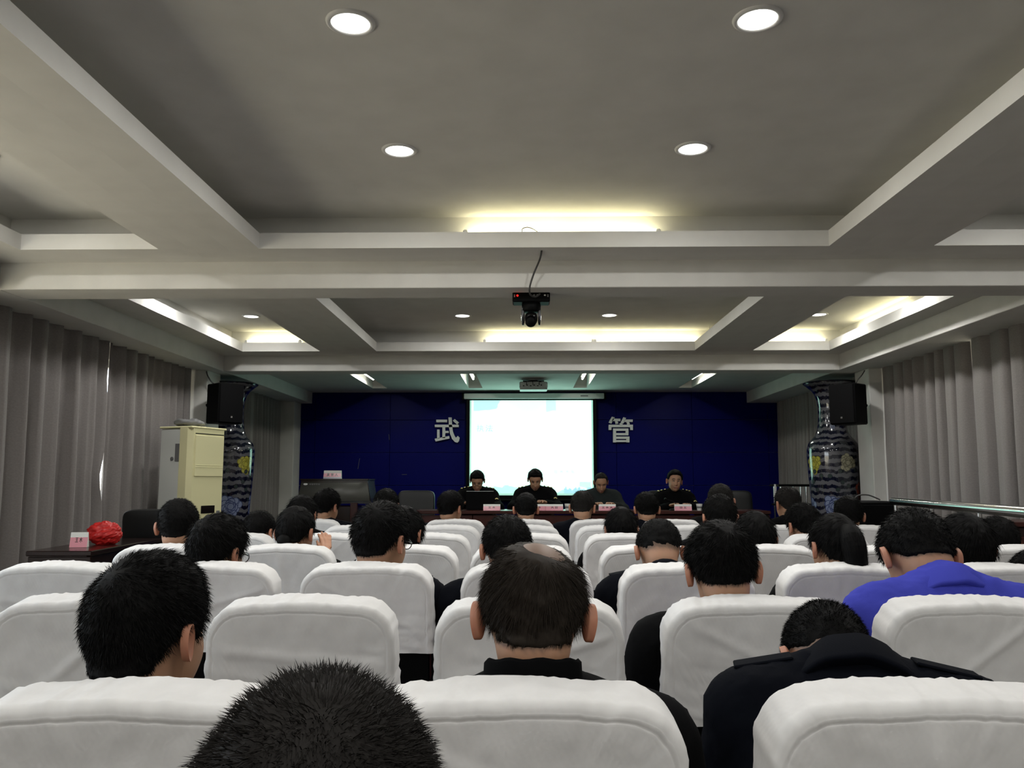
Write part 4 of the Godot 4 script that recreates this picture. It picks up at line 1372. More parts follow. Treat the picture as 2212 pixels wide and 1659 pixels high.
func hair_mesh(o: Dictionary) -> ArrayMesh:
	var key := "hair%s" % [o]
	if cache.has(key): return cache[key]
	var fine: bool = o.get("n", 0) > 3000
	var nu := 96 if fine else 60
	var nv := 64 if fine else 42
	var v := PackedVector3Array()
	for dir in sphere_dirs(nu, nv):
		var t := hair_t(dir, o)
		var p: Vector3 = dir * (head_r(dir) + t)
		if o.has("long") and dir.z > -0.35:
			# long hair falls straight from the widest point
			var dn: float = o.long
			if dir.y < -0.1:
				var q := smoothstep(-0.1, -0.75, dir.y)
				p.y -= dn * q
				var rad := Vector2(p.x, p.z)
				var want := lerpf(rad.length(), 0.086 * (1.0 - 0.25 * q), q)
				if rad.length() > 0.001: rad = rad.normalized() * want
				p.x = rad.x
				p.z = rad.y * 0.95
		v.append(p)
	var idx := grid_idx(nu, nv, true)
	if o.has("tail"):
		var ty: float = o.tail
		var tp := curve([Vector3(0, 0.045, 0.085), Vector3(0, 0.035, 0.118), Vector3(0, ty * -0.30, 0.136), Vector3(0, -ty * 0.8, 0.120), Vector3(0, -ty, 0.112)], 18)
		var tr := [0.020, 0.030, 0.036, 0.040, 0.042, 0.043, 0.043, 0.042, 0.039, 0.038, 0.037, 0.036, 0.034, 0.032, 0.030, 0.027, 0.022, 0.016, 0.006]
		tube_arrays(tp, tr, 14, v, idx)
		var tg := RandomNumberGenerator.new()
		tg.seed = 4
		for k in 2600:
			var q := tg.randi_range(0, 15)
			var a := tg.randf() * TAU
			var along: Vector3 = (tp[q + 2] - tp[q]).normalized()
			var sx := along.cross(Vector3(0.2, 0.1, 1.0)).normalized()
			var sy := along.cross(sx)
			var out := sx * cos(a) + sy * sin(a)
			var root: Vector3 = tp[q] + out * tr[q] * tg.randf_range(0.94, 1.06)
			var tip: Vector3 = tp[mini(q + 4, 18)] + out * (tr[mini(q + 4, 18)] + tg.randf_range(-0.002, 0.006))
			var sd := along.cross(out) * 0.0007
			var b := v.size()
			v.append_array([root - sd, root + sd, tip])
			idx.append_array([b, b + 1, b + 2])
	if o.has("bun"):
		var b0 := v.size()
		for dir in sphere_dirs(16, 10): v.append(Vector3(0, -0.045, 0.100) + dir * Vector3(0.034, 0.030, 0.028))
		idx.append_array(grid_idx(16, 10, true, b0))
	# strands
	var rg := RandomNumberGenerator.new()
	rg.seed = 99 + int(o.get("seed", 0.0))
	var whorl := Vector3(o.get("whorl", 0.12), 0.72, 0.62).normalized()
	var n: int = o.get("n", 900)
	var wd: float = o.get("w", 0.0011)
	var ln: float = o.get("len", 0.016)
	var lift: float = o.get("lift", 0.35)
	var made := 0
	var tries := 0
	while made < n and tries < n * 6:
		tries += 1
		var dir := Vector3(rg.randfn(), rg.randfn(), rg.randfn()).normalized()
		var t := hair_t(dir, o)
		if t < 0.002:
			if not (o.has("bald") and t > -0.004 and rg.randf() < 0.45): continue
		made += 1
		var root := dir * (head_r(dir) + t - 0.002)
		var fl := -(whorl - dir * whorl.dot(dir))
		fl = (fl.normalized() if fl.length() > 0.02 else Vector3.FORWARD)
		fl = (fl + Vector3(0, -0.2, 0) + o.get("comb", Vector3.ZERO)).normalized()
		var sd := (dir * lift + fl * (1.0 - lift) + Vector3(rg.randfn(), rg.randfn(), rg.randfn()) * 0.16).normalized()
		var sd2 := (sd + fl * 0.35 - dir * 0.15).normalized()
		var L := ln * rg.randf_range(0.6, 1.25) * (clampf(t / 0.006, 0.3, 1.0) if not o.has("bald") or dir.y < 0.2 else 1.0) * (1.0 if dir.y > -0.3 else 0.55)
		var sv := sd.cross(Vector3(rg.randfn(), rg.randfn(), rg.randfn())).normalized() * wd * 0.5
		var b := v.size()
		var mid := root + sd * L * 0.55
		v.append_array([root - sv, root + sv, mid + sv * 0.8, mid - sv * 0.8, mid + sd2 * L * 0.45])
		idx.append_array([b, b + 1, b + 2, b, b + 2, b + 3, b + 3, b + 2, b + 4])
	var m := smooth_mesh(v, idx)
	cache[key] = m
	return m

# smooth union of tapered capsules [a, b, ra, rb], meshed as surface nets
func field(p: Vector3, bones: Array, k: float) -> float:
	var d := 1e3
	for bn in bones:
		var a: Vector3 = bn[0]
		var ba: Vector3 = bn[1] - a
		var pa := p - a
		var t := clampf(pa.dot(ba) / maxf(ba.length_squared(), 1e-9), 0.0, 1.0)
		var e: float = (pa - ba * t).length() - lerpf(bn[2], bn[3], t)
		if e < d + k:
			var h := maxf(k - absf(d - e), 0.0) / k
			d = minf(d, e) - h * h * k * 0.25
	return d

func nets(bones: Array, k: float, cell: float) -> Array:
	var lo := Vector3.ONE * 1e3
	var hi := Vector3.ONE * -1e3
	for b in bones:
		for q in 2:
			var r: Vector3 = Vector3.ONE * (b[2 + q] + k * 0.5 + cell * 2.0)
			lo = lo.min(b[q] - r)
			hi = hi.max(b[q] + r)
	var nx := (int((hi.x - lo.x) / cell) / 4 + 1) * 4
	var ny := (int((hi.y - lo.y) / cell) / 4 + 1) * 4
	var nz := (int((hi.z - lo.z) / cell) / 4 + 1) * 4
	var val := PackedFloat32Array()
	val.resize(nx * ny * nz)
	val.fill(1.0)
	var reach := cell * 3.5 + k * 0.3
	for bz in range(0, nz, 4):
		for by in range(0, ny, 4):
			for bx in range(0, nx, 4):
				var c := lo + Vector3(bx + 1.5, by + 1.5, bz + 1.5) * cell
				var d0 := field(c, bones, k)
				if absf(d0) > reach:
					if d0 < 0.0:
						for z in 4:
							for y in 4:
								for x in 4: val[((bz + z) * ny + by + y) * nx + bx + x] = -1.0
					continue
				var near := []
				for bn in bones:
					if field(c, [bn], 0.0001) < reach + k: near.append(bn)
				for z in 4:
					for y in 4:
						for x in 4: val[((bz + z) * ny + by + y) * nx + bx + x] = field(lo + Vector3(bx + x, by + y, bz + z) * cell, near, k)
	var ids := PackedInt32Array()
	ids.resize(nx * ny * nz)
	ids.fill(-1)
	var v := PackedVector3Array()
	var idx := PackedInt32Array()
	var off := [0, 1, nx, nx + 1, nx * ny, nx * ny + 1, nx * ny + nx, nx * ny + nx + 1]
	var edges := [[0, 1], [2, 3], [4, 5], [6, 7], [0, 2], [1, 3], [4, 6], [5, 7], [0, 4], [1, 5], [2, 6], [3, 7]]
	var cor := [Vector3(0, 0, 0), Vector3(1, 0, 0), Vector3(0, 1, 0), Vector3(1, 1, 0), Vector3(0, 0, 1), Vector3(1, 0, 1), Vector3(0, 1, 1), Vector3(1, 1, 1)]
	for z in nz - 1:
		for y in ny - 1:
			for x in nx - 1:
				var i := (z * ny + y) * nx + x
				var neg := 0
				for q in 8:
					if val[i + off[q]] < 0.0: neg += 1
				if neg == 0 or neg == 8: continue
				var s := Vector3.ZERO
				var n := 0
				for e in edges:
					var a := val[i + off[e[0]]]
					var b := val[i + off[e[1]]]
					if (a < 0.0) != (b < 0.0):
						s += cor[e[0]].lerp(cor[e[1]], clampf(a / (a - b), 0.02, 0.98))
						n += 1
				ids[i] = v.size()
				v.append(lo + (Vector3(x, y, z) + s / n) * cell)
	for z in range(1, nz - 1):
		for y in range(1, ny - 1):
			for x in range(1, nx - 1):
				var i := (z * ny + y) * nx + x
				var a := val[i]
				for ax in 3:
					var st: int = [1, nx, nx * ny][ax]
					var b := val[i + st]
					if (a < 0.0) == (b < 0.0): continue
					var u: int = [nx, nx * ny, 1][ax]
					var w: int = [nx * ny, 1, nx][ax]
					var q := [ids[i], ids[i - u], ids[i - u - w], ids[i - w]]
					if q[0] < 0 or q[1] < 0 or q[2] < 0 or q[3] < 0: continue
					if a < 0.0: idx.append_array([q[0], q[1], q[2], q[0], q[2], q[3]])
					else: idx.append_array([q[0], q[2], q[1], q[0], q[3], q[2]])
	return [v, idx]

func hand_arrays() -> Array:
	# right hand, palm down, fingers toward -z, slightly curled
	if cache.has("hand"): return cache.hand
	var b := [[Vector3(0, 0.004, 0.035), Vector3(0, 0, 0), 0.022, 0.020], [Vector3(-0.022, 0, 0.0), Vector3(-0.026, 0, -0.05), 0.015, 0.012], [Vector3(0.020, 0, 0.0), Vector3(0.026, 0, -0.045), 0.015, 0.012], [Vector3(0, 0, 0), Vector3(0, 0.002, -0.05), 0.017, 0.014]]
	var L := [0.062, 0.072, 0.066, 0.052]
	for f in 4:
		var x: float = -0.030 + f * 0.020
		var k := Vector3(x, 0.003, -0.055 - 0.006 * sin(f * 1.1))
		var m: Vector3 = k + Vector3(x * 0.12, -0.006, -L[f] * 0.5)
		var e: Vector3 = m + Vector3(0, -0.020, -L[f] * 0.36)
		b.append([k, m, 0.0092, 0.0084])
		b.append([m, e, 0.0084, 0.0070])
	b.append([Vector3(-0.020, -0.003, 0.01), Vector3(-0.046, -0.010, -0.022), 0.013, 0.010])
	b.append([Vector3(-0.046, -0.010, -0.022), Vector3(-0.050, -0.018, -0.055), 0.010, 0.008])
	cache.hand = nets(b, 0.010, 0.0048)
	return cache.hand

func mirror(a: Array) -> Array:
	var v := PackedVector3Array()
	for p in a[0]: v.append(Vector3(-p.x, p.y, p.z))
	var idx := PackedInt32Array()
	for k in range(0, a[1].size(), 3): idx.append_array([a[1][k], a[1][k + 2], a[1][k + 1]])
	return [v, idx]

func figure(lean: float, arms: String) -> Dictionary:
	var key := "fig%s%s" % [lean, arms]
	if cache.has(key): return cache[key]
	var piv := Vector3(0, 0.50, 0.0)
	var R := Basis(Vector3.RIGHT, -lean)
	var up := func(p: Vector3) -> Vector3:
		# the spine curls: the bend grows from hip to shoulder
		var f := smoothstep(0.50, 0.86, p.y)
		return piv + Basis(Vector3.RIGHT, -lean * (0.55 + 0.45 * f)) * (p - piv)
	var torso := []
	for q in [[-0.085, 0.50, 0.0, 0.085, 0.50, 0.0, 0.118], [-0.055, 0.64, 0.01, 0.055, 0.64, 0.01, 0.115], [-0.085, 0.77, 0.02, 0.085, 0.77, 0.02, 0.112], [-0.105, 0.845, 0.025, 0.105, 0.845, 0.025, 0.088]]:
		torso.append([up.call(Vector3(q[0], q[1], q[2])), up.call(Vector3(q[3], q[4], q[5])), q[6], q[6]])
	for s in [-1.0, 1.0]: torso.append([up.call(Vector3(0, 0.945, 0.03)), up.call(Vector3(s * 0.165, 0.885, 0.03)), 0.048, 0.060])
	var sleeve := []
	var hands := []
	for s in [-1.0, 1.0]:
		var sh: Vector3 = up.call(Vector3(s * 0.185, 0.872, 0.03))
		var elb: Vector3
		var wr: Vector3
		if arms == "table":
			elb = Vector3(s * 0.27, 0.725, sh.z - 0.17)
			wr = Vector3(s * 0.13, 0.785, sh.z - 0.38)
		else:
			elb = Vector3(s * 0.255, 0.635, sh.z - 0.055)
			wr = Vector3(s * 0.13, 0.605, sh.z - 0.27)
		sleeve.append([sh, elb, 0.060, 0.048])
		sleeve.append([elb, wr, 0.047, 0.034])
		var f := (wr - elb).normalized()
		hands.append([wr + f * 0.045, Basis.looking_at(f, Vector3.UP), s])
	var legs := []
	var feet := []
	for s in [-1.0, 1.0]:
		legs.append([Vector3(s * 0.095, 0.49, 0.0), Vector3(s * 0.12, 0.50, -0.40), 0.092, 0.066])
		legs.append([Vector3(s * 0.12, 0.50, -0.40), Vector3(s * 0.12, 0.11, -0.40), 0.064, 0.046])
		feet.append([Vector3(s * 0.12, 0.045, -0.38), Vector3(s * 0.125, 0.032, -0.54), 0.042, 0.030])
	legs.append([Vector3(-0.085, 0.50, 0.0), Vector3(0.085, 0.50, 0.0), 0.122, 0.122])
	var neck := [up.call(Vector3(0, 0.90, 0.035)), up.call(Vector3(0, 0.985, 0.028))]
	var g := {"torso": torso, "sleeve": sleeve, "hands": hands, "legs": legs, "feet": feet, "neck": neck, "lean": lean}
	cache[key] = g
	return g

func grow(bones: Array, by: float) -> Array:
	var r := []
	for b in bones: r.append([b[0], b[1], b[2] + by, b[3] + by])
	return r

func wrinkle(a: Array, amp: float, seed_: float) -> ArrayMesh:
	var v: PackedVector3Array = a[0].duplicate()
	var m := smooth_mesh(v, a[1].duplicate())
	var n: PackedVector3Array = m.surface_get_arrays(0)[Mesh.ARRAY_NORMAL]
	for i in v.size():
		var p := v[i]
		v[i] += n[i] * amp * (ns.get_noise_3d(p.x * 8.0 + seed_, p.y * 6.0, p.z * 8.0) + 0.6 * absf(ns.get_noise_3d(p.x * 14.0, p.y * 20.0 + seed_, p.z * 14.0)))
	return smooth_mesh(v, a[1].duplicate())

func collar_mesh(kind: String) -> ArrayMesh:
	var key := "collar" + kind
	if cache.has(key): return cache[key]
	var sec := []
	if kind == "fold": sec = [[0.0, -0.012], [0.002, 0.036], [0.008, 0.041], [0.016, 0.036], [0.034, -0.012], [0.030, -0.020], [0.012, -0.018]]
	elif kind == "wide": sec = [[0.0, -0.015], [0.004, 0.045], [0.012, 0.050], [0.022, 0.042], [0.050, -0.022], [0.044, -0.030], [0.014, -0.022]]
	else: sec = [[0.0, -0.015], [0.002, 0.034], [0.007, 0.037], [0.012, 0.032], [0.014, -0.015]]
	var n := 40
	var v := PackedVector3Array()
	for i in n:
		var a := lerpf(-2.75, 2.75, float(i) / (n - 1))
		for s in sec:
			var r: float = 0.064 + s[0]
			# highest at the nape, dipping to the throat
			var dip := 0.020 * (1.0 - cos(a)) * 0.5
			v.append(Vector3(sin(a) * r, s[1] - dip + 0.0015 * sin(a * 9.0), cos(a) * r * 1.05))
	var idx := grid_idx(sec.size(), n, true)
	cache[key] = smooth_mesh(v, idx)
	return cache[key]

const HAIR := {
	"short": {"top": 0.014, "side": 0.007, "n": 4200, "len": 0.020, "w": 0.0015, "lift": 0.30, "seed": 1.0},
	"short2": {"top": 0.017, "side": 0.008, "n": 4200, "len": 0.022, "w": 0.0015, "lift": 0.32, "seed": 2.0, "crest": 0.008},
	"neat": {"top": 0.012, "side": 0.006, "n": 4600, "len": 0.015, "w": 0.0013, "lift": 0.38, "seed": 3.0, "back": -0.56},
	"side": {"top": 0.020, "side": 0.010, "n": 4200, "len": 0.028, "w": 0.0016, "lift": 0.22, "seed": 4.0, "lump": 0.004, "whorl": -0.3},
	"crew": {"top": 0.014, "side": 0.002, "n": 5200, "len": 0.008, "lift": 0.6, "seed": 5.0, "back": -0.36, "ear": 0.20, "soft": 0.26, "w": 0.0010},
	"bob": {"top": 0.015, "side": 0.015, "n": 3600, "len": 0.045, "w": 0.0014, "lift": 0.04, "seed": 6.0, "back": -1.0, "ear": -0.9, "long": 0.05},
	"tail": {"top": 0.008, "side": 0.007, "n": 3600, "len": 0.035, "w": 0.0012, "lift": 0.03, "seed": 7.0, "tail": 0.19, "ear": 0.14},
	"bun": {"top": 0.009, "side": 0.008, "n": 3200, "len": 0.030, "w": 0.0012, "lift": 0.04, "seed": 8.0, "bun": true, "ear": 0.05},
	"receding": {"top": 0.009, "side": 0.006, "n": 3200, "len": 0.015, "w": 0.0012, "seed": 9.0, "front": 1.12},
	"z": {"top": 0.012, "side": 0.008, "n": 17000, "len": 0.013, "lift": 0.62, "seed": 10.0, "w": 0.0008},
	"a_left": {"top": 0.016, "side": 0.009, "n": 14000, "len": 0.017, "lift": 0.30, "seed": 11.0, "w": 0.0009, "crest": 0.004, "back": -0.66, "whorl": -0.1},
	"a_mid": {"top": 0.007, "side": 0.005, "n": 16000, "len": 0.026, "lift": 0.10, "seed": 12.0, "w": 0.0007, "bald": Vector3(0.16, 0.86, 0.42), "bald_w": 0.60, "front": 0.62, "back": -0.62},
	"a_right": {"top": 0.009, "side": 0.004, "n": 12000, "len": 0.010, "lift": 0.6, "seed": 13.0, "w": 0.0008, "back": -0.40, "ear": 0.2, "soft": 0.16},
	"dais": {"top": 0.017, "side": 0.003, "ear": 0.26, "burn": 0.12, "front": 0.80, "n": 3200, "len": 0.014, "w": 0.0012, "seed": 15.0, "crest": 0.006},
	"thin": {"top": 0.008, "side": 0.003, "ear": 0.24, "burn": 0.10, "front": 1.02, "n": 2600, "len": 0.013, "w": 0.0012, "seed": 16.0},
	"wet": {"top": 0.016, "side": 0.007, "n": 8000, "len": 0.024, "lift": 0.22, "seed": 14.0, "w": 0.0011, "back": -0.52, "crest": 0.006},
}

func person(o: Dictionary) -> void:
	var away: bool = not o.has("dais")
	var lean: float = o.get("lean", -0.10)
	var g := figure(lean, o.get("arms", "lap"))
	var base: float = o.get("base", 0.0)
	var pitch: float = o.get("pitch", 0.12)
	var yaw: float = o.get("yaw", 0.0)
	var roll: float = o.get("roll", 0.0)
	var hs: float = o.get("hs", 1.0) * 0.985
	var hb := Basis(Vector3.UP, yaw) * Basis(Vector3.RIGHT, -pitch) * Basis(Vector3.BACK, roll)
	var nb: Vector3 = g.neck[0] + Basis(Vector3.RIGHT, -o.get("bend", 0.0)) * (g.neck[1] - g.neck[0])
	var hc: Vector3 = nb + hb * Vector3(0, 0.098, -0.022) * hs
	# highest point of the hair, to fit the height read from the picture
	var top := -1.0
	for q in [Vector3(0, 0.133, 0), Vector3(0, 0.115, 0.06), Vector3(0, 0.07, 0.105), Vector3(0, 0.12, -0.05), Vector3(0.06, 0.1, 0), Vector3(-0.06, 0.1, 0)]: top = maxf(top, hc.y + (hb * (q * hs)).y)
	var P := at(o.px, o.y, o.d)
	var s: float = o.get("s", (P.y - base) / top)
	s = clampf(s, 0.82, 1.22)
	var turn: float = (0.0 if away else PI) + o.get("turn", 0.0)
	var rb := Basis(Vector3.UP, turn)
	var hw := rb * (hc * s)
	var root := Node3D.new()
	root.name = numbered("person")
	add_child(root)
	root.transform = Transform3D(rb * Basis.from_scale(Vector3.ONE * s), Vector3(P.x - hw.x, base, -o.d - hw.z))
	tag(root, o.label, "person", o.get("group", "seated audience" if away else "people at the long table"))
	# body: skin figure under the clothes, head, neck and hands in one mesh
	var bk := "body%s%s" % [lean, o.get("arms", "lap")]
	if not cache.has(bk): cache[bk] = nets(grow(g.torso + g.sleeve + g.legs + g.feet + [[g.neck[0], g.neck[0].lerp(g.neck[1], 0.3), 0.05, 0.05]], -0.012), 0.04, 0.034)
	var v: PackedVector3Array = cache[bk][0].duplicate()
	var idx: PackedInt32Array = cache[bk][1].duplicate()
	var col := PackedColorArray()
	col.resize(v.size())
	col.fill(SKIN)
	var fine: bool = o.get("fine", false)
	var ha := head_arrays(fine, o.get("ears", 1.0))
	var b0 := v.size()
	for p in ha[0]: v.append(hc + hb * (p * hs))
	for i in ha[1]: idx.append(i + b0)
	col.append_array(ha[2])
	if fine and away:
		# short growth darkens the scalp where hair is cropped or thin
		for i in ha[0].size():
			var q: Vector3 = ha[0][i]
			if absf(q.x) > 0.079 and q.y < 0.03: continue
			col[b0 + i] = col[b0 + i].lerp(Color(0.085, 0.055, 0.038), 0.8 * smoothstep(-0.0078, -0.001, hair_t(q.normalized(), HAIR[o.hair])))
	b0 = v.size()
	var nt: Vector3 = hc + hb * (Vector3(0, -0.045, 0.022) * hs)
	tube_arrays(curve([g.neck[0], g.neck[0].lerp(nb, 0.6), nb.lerp(nt, 0.4), nt], 10), [0.066, 0.062, 0.058, 0.056, 0.055, 0.055, 0.055, 0.055, 0.055, 0.055, 0.052], 22, v, idx)
	var hd := hand_arrays()
	for h in g.hands:
		var hm: Array = hd if h[2] > 0.0 else mirror(hd)
		var c0 := v.size()
		for p in hm[0]: v.append(h[0] + h[1] * p)
		for i in hm[1]: idx.append(i + c0)
	while col.size() < v.size(): col.append(SKIN)
	if o.has("tone"):
		var tn: float = o.tone
		for i in col.size(): col[i] = Color(col[i].r * tn, col[i].g * tn, col[i].b * tn)
	part("body", smooth_mesh(v, idx, PackedVector2Array(), col), M.skin, root)
	# clothes
	var cell: float = o.get("cell", 0.018)
	var jk := "jacket%s%s%s" % [lean, o.get("arms", "lap"), cell]
	if not cache.has(jk): cache[jk] = wrinkle(nets(grow(g.torso, 0.012) + grow(g.sleeve, 0.010), 0.05, cell), 0.012 if cell < 0.015 else 0.009, 3.0)
	var jacket := part(o.get("top_name", "jacket"), cache[jk], o.get("cloth", M.jacket_black), root)
	var tk := "trousers"
	if not cache.has(tk):
		cache[tk] = wrinkle(nets(grow(g.legs, 0.010), 0.04, 0.028), 0.006, 9.0)
		cache["shoes"] = wrinkle(nets(g.feet, 0.02, 0.016), 0.0, 0.0)
	part("trousers", cache[tk], M.trousers, root)
	part("shoes", cache["shoes"], M.black, root)
	var cd: Vector3 = (Basis(Vector3.RIGHT, -o.get("bend", 0.0) * 0.35) * (g.neck[1] - g.neck[0])).normalized()
	var cz := Vector3.RIGHT.cross(cd).normalized()
	var cbas := Basis(Vector3.RIGHT, cd, cz) * Basis(Vector3.RIGHT, o.get("collar_tilt", -0.10))
	part("collar", collar_mesh(o.get("collar", "fold")), o.get("cloth", M.jacket_black), jacket, g.neck[0] + cd * 0.09 * o.get("collar_at", 0.42), cbas)
	# hair sits on the head
	part("hair", hair_mesh(HAIR[o.hair]), o.get("hair_mat", M.hair), root, hc, hb * Basis.from_scale(Vector3.ONE * hs))
	if o.get("boards", false):
		for sd in [-1.0, 1.0]:
			var tb: Array = g.torso[5 if sd > 0 else 4]
			var a: Vector3 = tb[0].lerp(tb[1], o.get("board_at", 0.86)) + Vector3(sd * 0.012, 0.074, -0.004)
			var bd := part("shoulder_board", box(Vector3(0.105, 0.006, 0.05), 0.002), o.get("cloth", M.jacket_black), jacket, a, Basis(Vector3.BACK, sd * o.get("board_slope", -0.20)))
			if o.get("studs", false):
				part("star", cushion(Vector3(0.020, 0.014, 0.020), 1.0, 0.0, 12), M.gold, bd, Vector3(-sd * 0.042, 0.007, -0.016))
				part("star", cushion(Vector3(0.026, 0.014, 0.022), 1.0, 0.0, 12), M.gold, bd, Vector3(sd * 0.003, 0.007, -0.016))
				part("braid", tube(curve([Vector3(sd * 0.034, 0.005, 0.02), Vector3(sd * 0.050, 0.006, 0.0), Vector3(sd * 0.034, 0.003, -0.026)], 8), [0.006], 6), M.gold, bd)
	if o.get("badge", false):
		var q: Vector3 = g.sleeve[0][0].lerp(g.sleeve[0][1], 0.40) + Vector3(-0.022, 0.0, -0.062)
		var bg := part("arm_badge", cushion(Vector3(0.055, 0.072, 0.012), 0.9, 0.0, 20), M.gold, jacket, q, Basis(Vector3.UP, 0.4))
		part("badge_field", cushion(Vector3(0.038, 0.052, 0.012), 0.9, 0.0, 16), M.jacket_navy, bg, Vector3(0, 0, -0.003))
		part("button", cushion(Vector3(0.010, 0.010, 0.006), 1.0, 0.0, 10), M.gold, jacket, g.torso[2][0].lerp(g.torso[2][1], 0.5) + Vector3(-0.03, 0.03, -0.128))
	if o.get("glasses", false):
		var gl := Node3D.new()
		gl.name = "glasses"
		root.add_child(gl, true)
		gl.transform = Transform3D(hb * Basis.from_scale(Vector3.ONE * hs), hc)
		for sd in [-1.0, 1.0]:
			var ring := []
			for k in 17: ring.append(Vector3(sd * 0.034 + 0.024 * cos(TAU * k / 16), -0.002 + 0.017 * sin(TAU * k / 16), -0.108 + 0.02 * absf(0.5 * cos(TAU * k / 16) + 0.5 * sd * 0.0)))
			part("lens_rim", tube(ring, [0.0016], 6), M.black_gloss, gl)
			part("temple_arm", tube([Vector3(sd * 0.058, 0.002, -0.098), Vector3(sd * 0.083, 0.002, -0.05), Vector3(sd * 0.089, 0.002, 0.008), Vector3(sd * 0.086, -0.018, 0.03)], [0.0022], 6), M.black_gloss, gl)
		part("bridge", tube([Vector3(-0.011, 0.0, -0.112), Vector3(0.011, 0.0, -0.112)], [0.0016], 6), M.black_gloss, gl)
	if o.has("fist"):
		var f := hand_arrays()
		var hn := part("raised_hand", smooth_mesh(f[0].duplicate(), f[1].duplicate()), mat(Color(0.74, 0.55, 0.44), 0.55), root)
		var w := at(o.fist[0], o.fist[1], o.d)
		hn.global_transform = Transform3D(Basis(Vector3.UP, 0.5) * Basis(Vector3.RIGHT, 1.0) * Basis.from_scale(Vector3.ONE * 0.72), w)

func seat_label(r: String, col: int, what: String) -> String:
	return "%s, %s from stage, %s seat from the air-conditioner side" % [what, ROW_WORD[r], NTH[ROWS[r].find(col)]]

func sit(r: String, col: int, px: float, y: float, hair: String, what: String, o := {}) -> void:
	o.merge({"px": px, "y": y, "d": row_d(r) + o.get("off", 0.22), "hair": hair, "label": seat_label(r, col, what)})
	person(o)

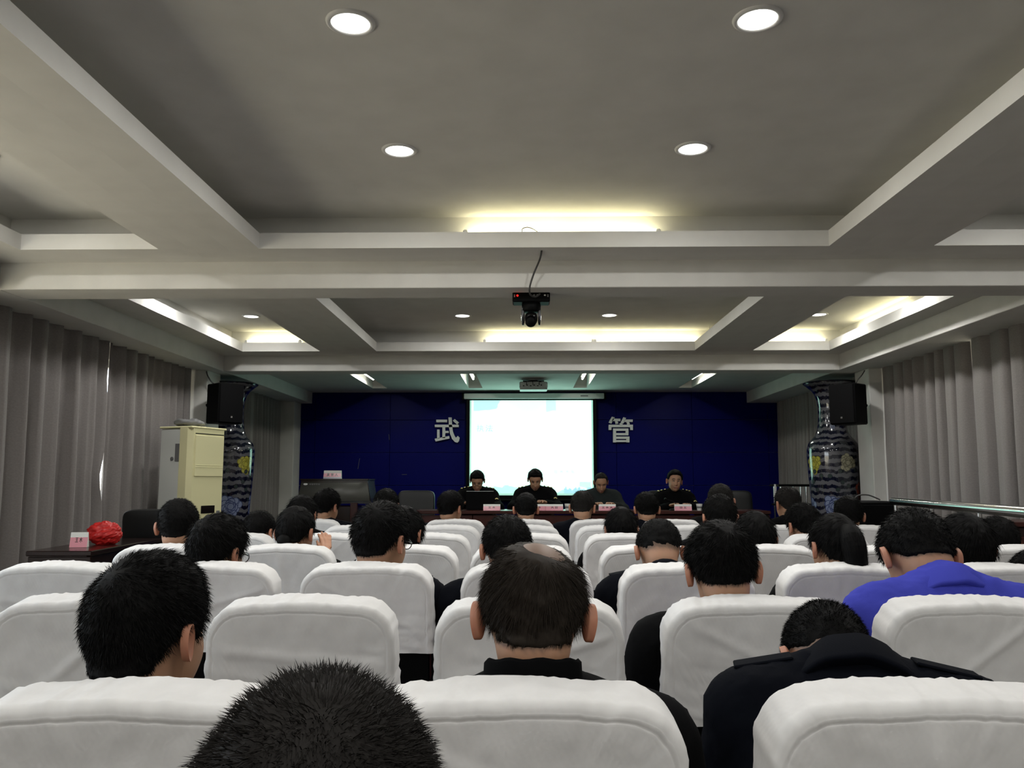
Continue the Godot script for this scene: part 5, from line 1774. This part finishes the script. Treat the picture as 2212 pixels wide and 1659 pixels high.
func build_people() -> void:
	var black: Material = M.jacket_black
	var navy: Material = M.jacket_navy
	person({"px": 690, "y": 1462, "d": 0.575, "hair": "z", "hair_mat": M.hair_grey, "label": "person in dark jacket whose head shows in the row behind the seventh", "fine": true, "pitch": 0.30, "cloth": black, "hs": 0.93})
	sit("A", -1, 334, 1190, "a_left", "person in black jacket", {"fine": true, "yaw": -0.30, "pitch": 0.05, "hs": 1.02, "cloth": black})
	sit("A", 0, 1152, 1160, "a_mid", "person in stand-collar black jacket", {"fine": true, "pitch": 0.30, "hs": 1.0, "collar": "stand", "collar_at": 0.95, "cloth": black, "ears": 1.15, "roll": -0.02, "hair_mat": M.hair_brown})
	sit("A", 1, 1785, 1285, "a_right", "hunched person in navy jacket", {"fine": true, "lean": 0.25, "bend": 1.15, "pitch": 1.12, "roll": -0.10, "yaw": 0.25, "off": 0.55, "s": 1.01, "cloth": navy, "collar": "wide", "cell": 0.012, "boards": true, "turn": -0.20})
	sit("B", 2, 1976, 1100, "neat", "person in bright blue shirt", {"fine": true, "lean": 0.16, "bend": 0.7, "pitch": 0.75, "off": 0.45, "cloth": M.shirt_blue, "collar": "fold", "cell": 0.012, "top_name": "shirt", "hs": 1.06})
	sit("B", 1, 1556, 1126, "wet", "person in black jacket", {"fine": true, "pitch": 0.25, "yaw": -0.05, "roll": 0.05, "collar": "wide", "cloth": black})
	sit("C", 1, 1423, 1122, "crew", "person in flapped navy jacket", {"fine": true, "pitch": 0.65, "bend": 0.5, "lean": 0.16, "off": 0.40, "collar": "wide", "cloth": navy, "boards": true, "hs": 1.0})
	sit("C", 0, 1095, 1113, "short", "person in dark jacket", {"pitch": 0.35, "cloth": navy})
	sit("C", -1, 826, 1084, "short2", "bespectacled person in navy jacket", {"fine": true, "pitch": 0.15, "yaw": -0.45, "cloth": navy, "boards": true, "glasses": true, "hs": 1.08})
	sit("C", -2, 474, 1113, "side", "person in dark jacket", {"pitch": 0.2, "yaw": -0.35, "hs": 1.1, "glasses": true})
	sit("C", 2, 1800, 1104, "tail", "person in dark top", {"pitch": 0.15, "yaw": 0.15, "hs": 1.0})
	sit("C", 3, 2080, 1108, "bob", "person in dark top", {"pitch": 0.2})
	sit("D", -3, 388, 1075, "neat", "person in black jacket", {"pitch": 0.1, "yaw": 0.15})
	sit("D", -2, 641, 1090, "bun", "hand-raising person in dark top", {"pitch": 0.15, "yaw": -0.25, "hs": 1.0, "fist": [705, 1182]})
	sit("D", -1, 873, 1094, "bob", "person in dark top", {"pitch": 0.25, "yaw": -0.3})
	sit("D", 2, 1629, 1105, "bob", "person in dark top", {"pitch": 0.25})
	sit("D", 4, 2151, 1115, "short", "person in dark jacket", {"pitch": 0.2})
	sit("E", -3, 562, 1102, "neat", "bespectacled person in dark jacket", {"pitch": 0.2, "yaw": -0.3, "glasses": true})
	sit("E", 1, 1341, 1095, "bob", "person in dark top", {"pitch": 0.2})
	sit("E", 2, 1553, 1066, "short", "person in black jacket", {"pitch": 0.1})
	sit("E", 3, 1732, 1088, "short2", "person in black jacket", {"pitch": 0.25, "yaw": 0.25})
	sit("F", -3, 654, 1068, "bob", "person in dark top", {"pitch": 0.1})
	sit("F", 4, 1832, 1071, "short", "person in black jacket", {"pitch": 0.15, "yaw": -0.3})
	sit("G", -3, 707, 1057, "side", "person in navy jacket", {"pitch": 0.2, "yaw": -0.4, "cloth": navy, "boards": true})
	sit("G", -2, 835, 1055, "short", "person in dark jacket", {"pitch": 0.2})
	sit("G", -1, 974, 1060, "short2", "person in navy jacket", {"pitch": 0.15, "yaw": -0.5, "cloth": navy})
	sit("G", 0, 1136, 1062, "receding", "person in navy jacket", {"pitch": 0.15, "cloth": navy})
	sit("G", 1, 1258, 1060, "neat", "person in grey jacket", {"pitch": 0.3, "yaw": -0.2, "cloth": M.jacket_navy, "hair_mat": M.hair_grey})
	sit("G", 2, 1396, 1062, "short", "person in navy jacket", {"pitch": 0.2, "cloth": navy})
	sit("G", 3, 1555, 1043, "receding", "person in black jacket", {"pitch": 0.2, "hair_mat": M.hair_grey})
	sit("G", 4, 1700, 1050, "neat", "person in black jacket", {"pitch": 0.15, "yaw": 0.2, "hair_mat": M.hair_grey})
	person({"px": 2234, "y": 1190, "d": 3.25, "hair": "short", "label": "person in dark jacket bending low at the curtain end of the fifth row", "lean": 0.16, "bend": 0.9, "pitch": 0.9, "cloth": black})
	# at the long table, facing the audience
	var dd := 10.72
	var um := {"dais": true, "base": STAGE, "arms": "table", "lean": 0.08, "boards": true, "studs": true, "badge": true, "cloth": black, "fine": true, "ears": 0.6}
	var list := [
		{"px": 1031, "y": 1016, "hair": "dais", "pitch": 0.55, "glasses": true, "label": "person in black uniform looking down behind the open laptop"},
		{"px": 1156, "y": 1013, "hair": "dais", "pitch": 0.5, "label": "person in black uniform reading down in front of the screen"},
		{"px": 1298, "y": 1020, "hair": "thin", "pitch": 0.55, "label": "person in grey jacket looking down beside the screen edge", "boards": false, "studs": false, "badge": false, "cloth": M.jacket_grey, "hair_mat": M.hair_grey},
		{"px": 1457, "y": 1014, "hair": "dais", "pitch": 0.05, "roll": 0.08, "hs": 1.10, "label": "person in black uniform looking up, hand at the microphone"}]
	for l in list:
		l.merge(um)
		l.d = dd
		person(l)
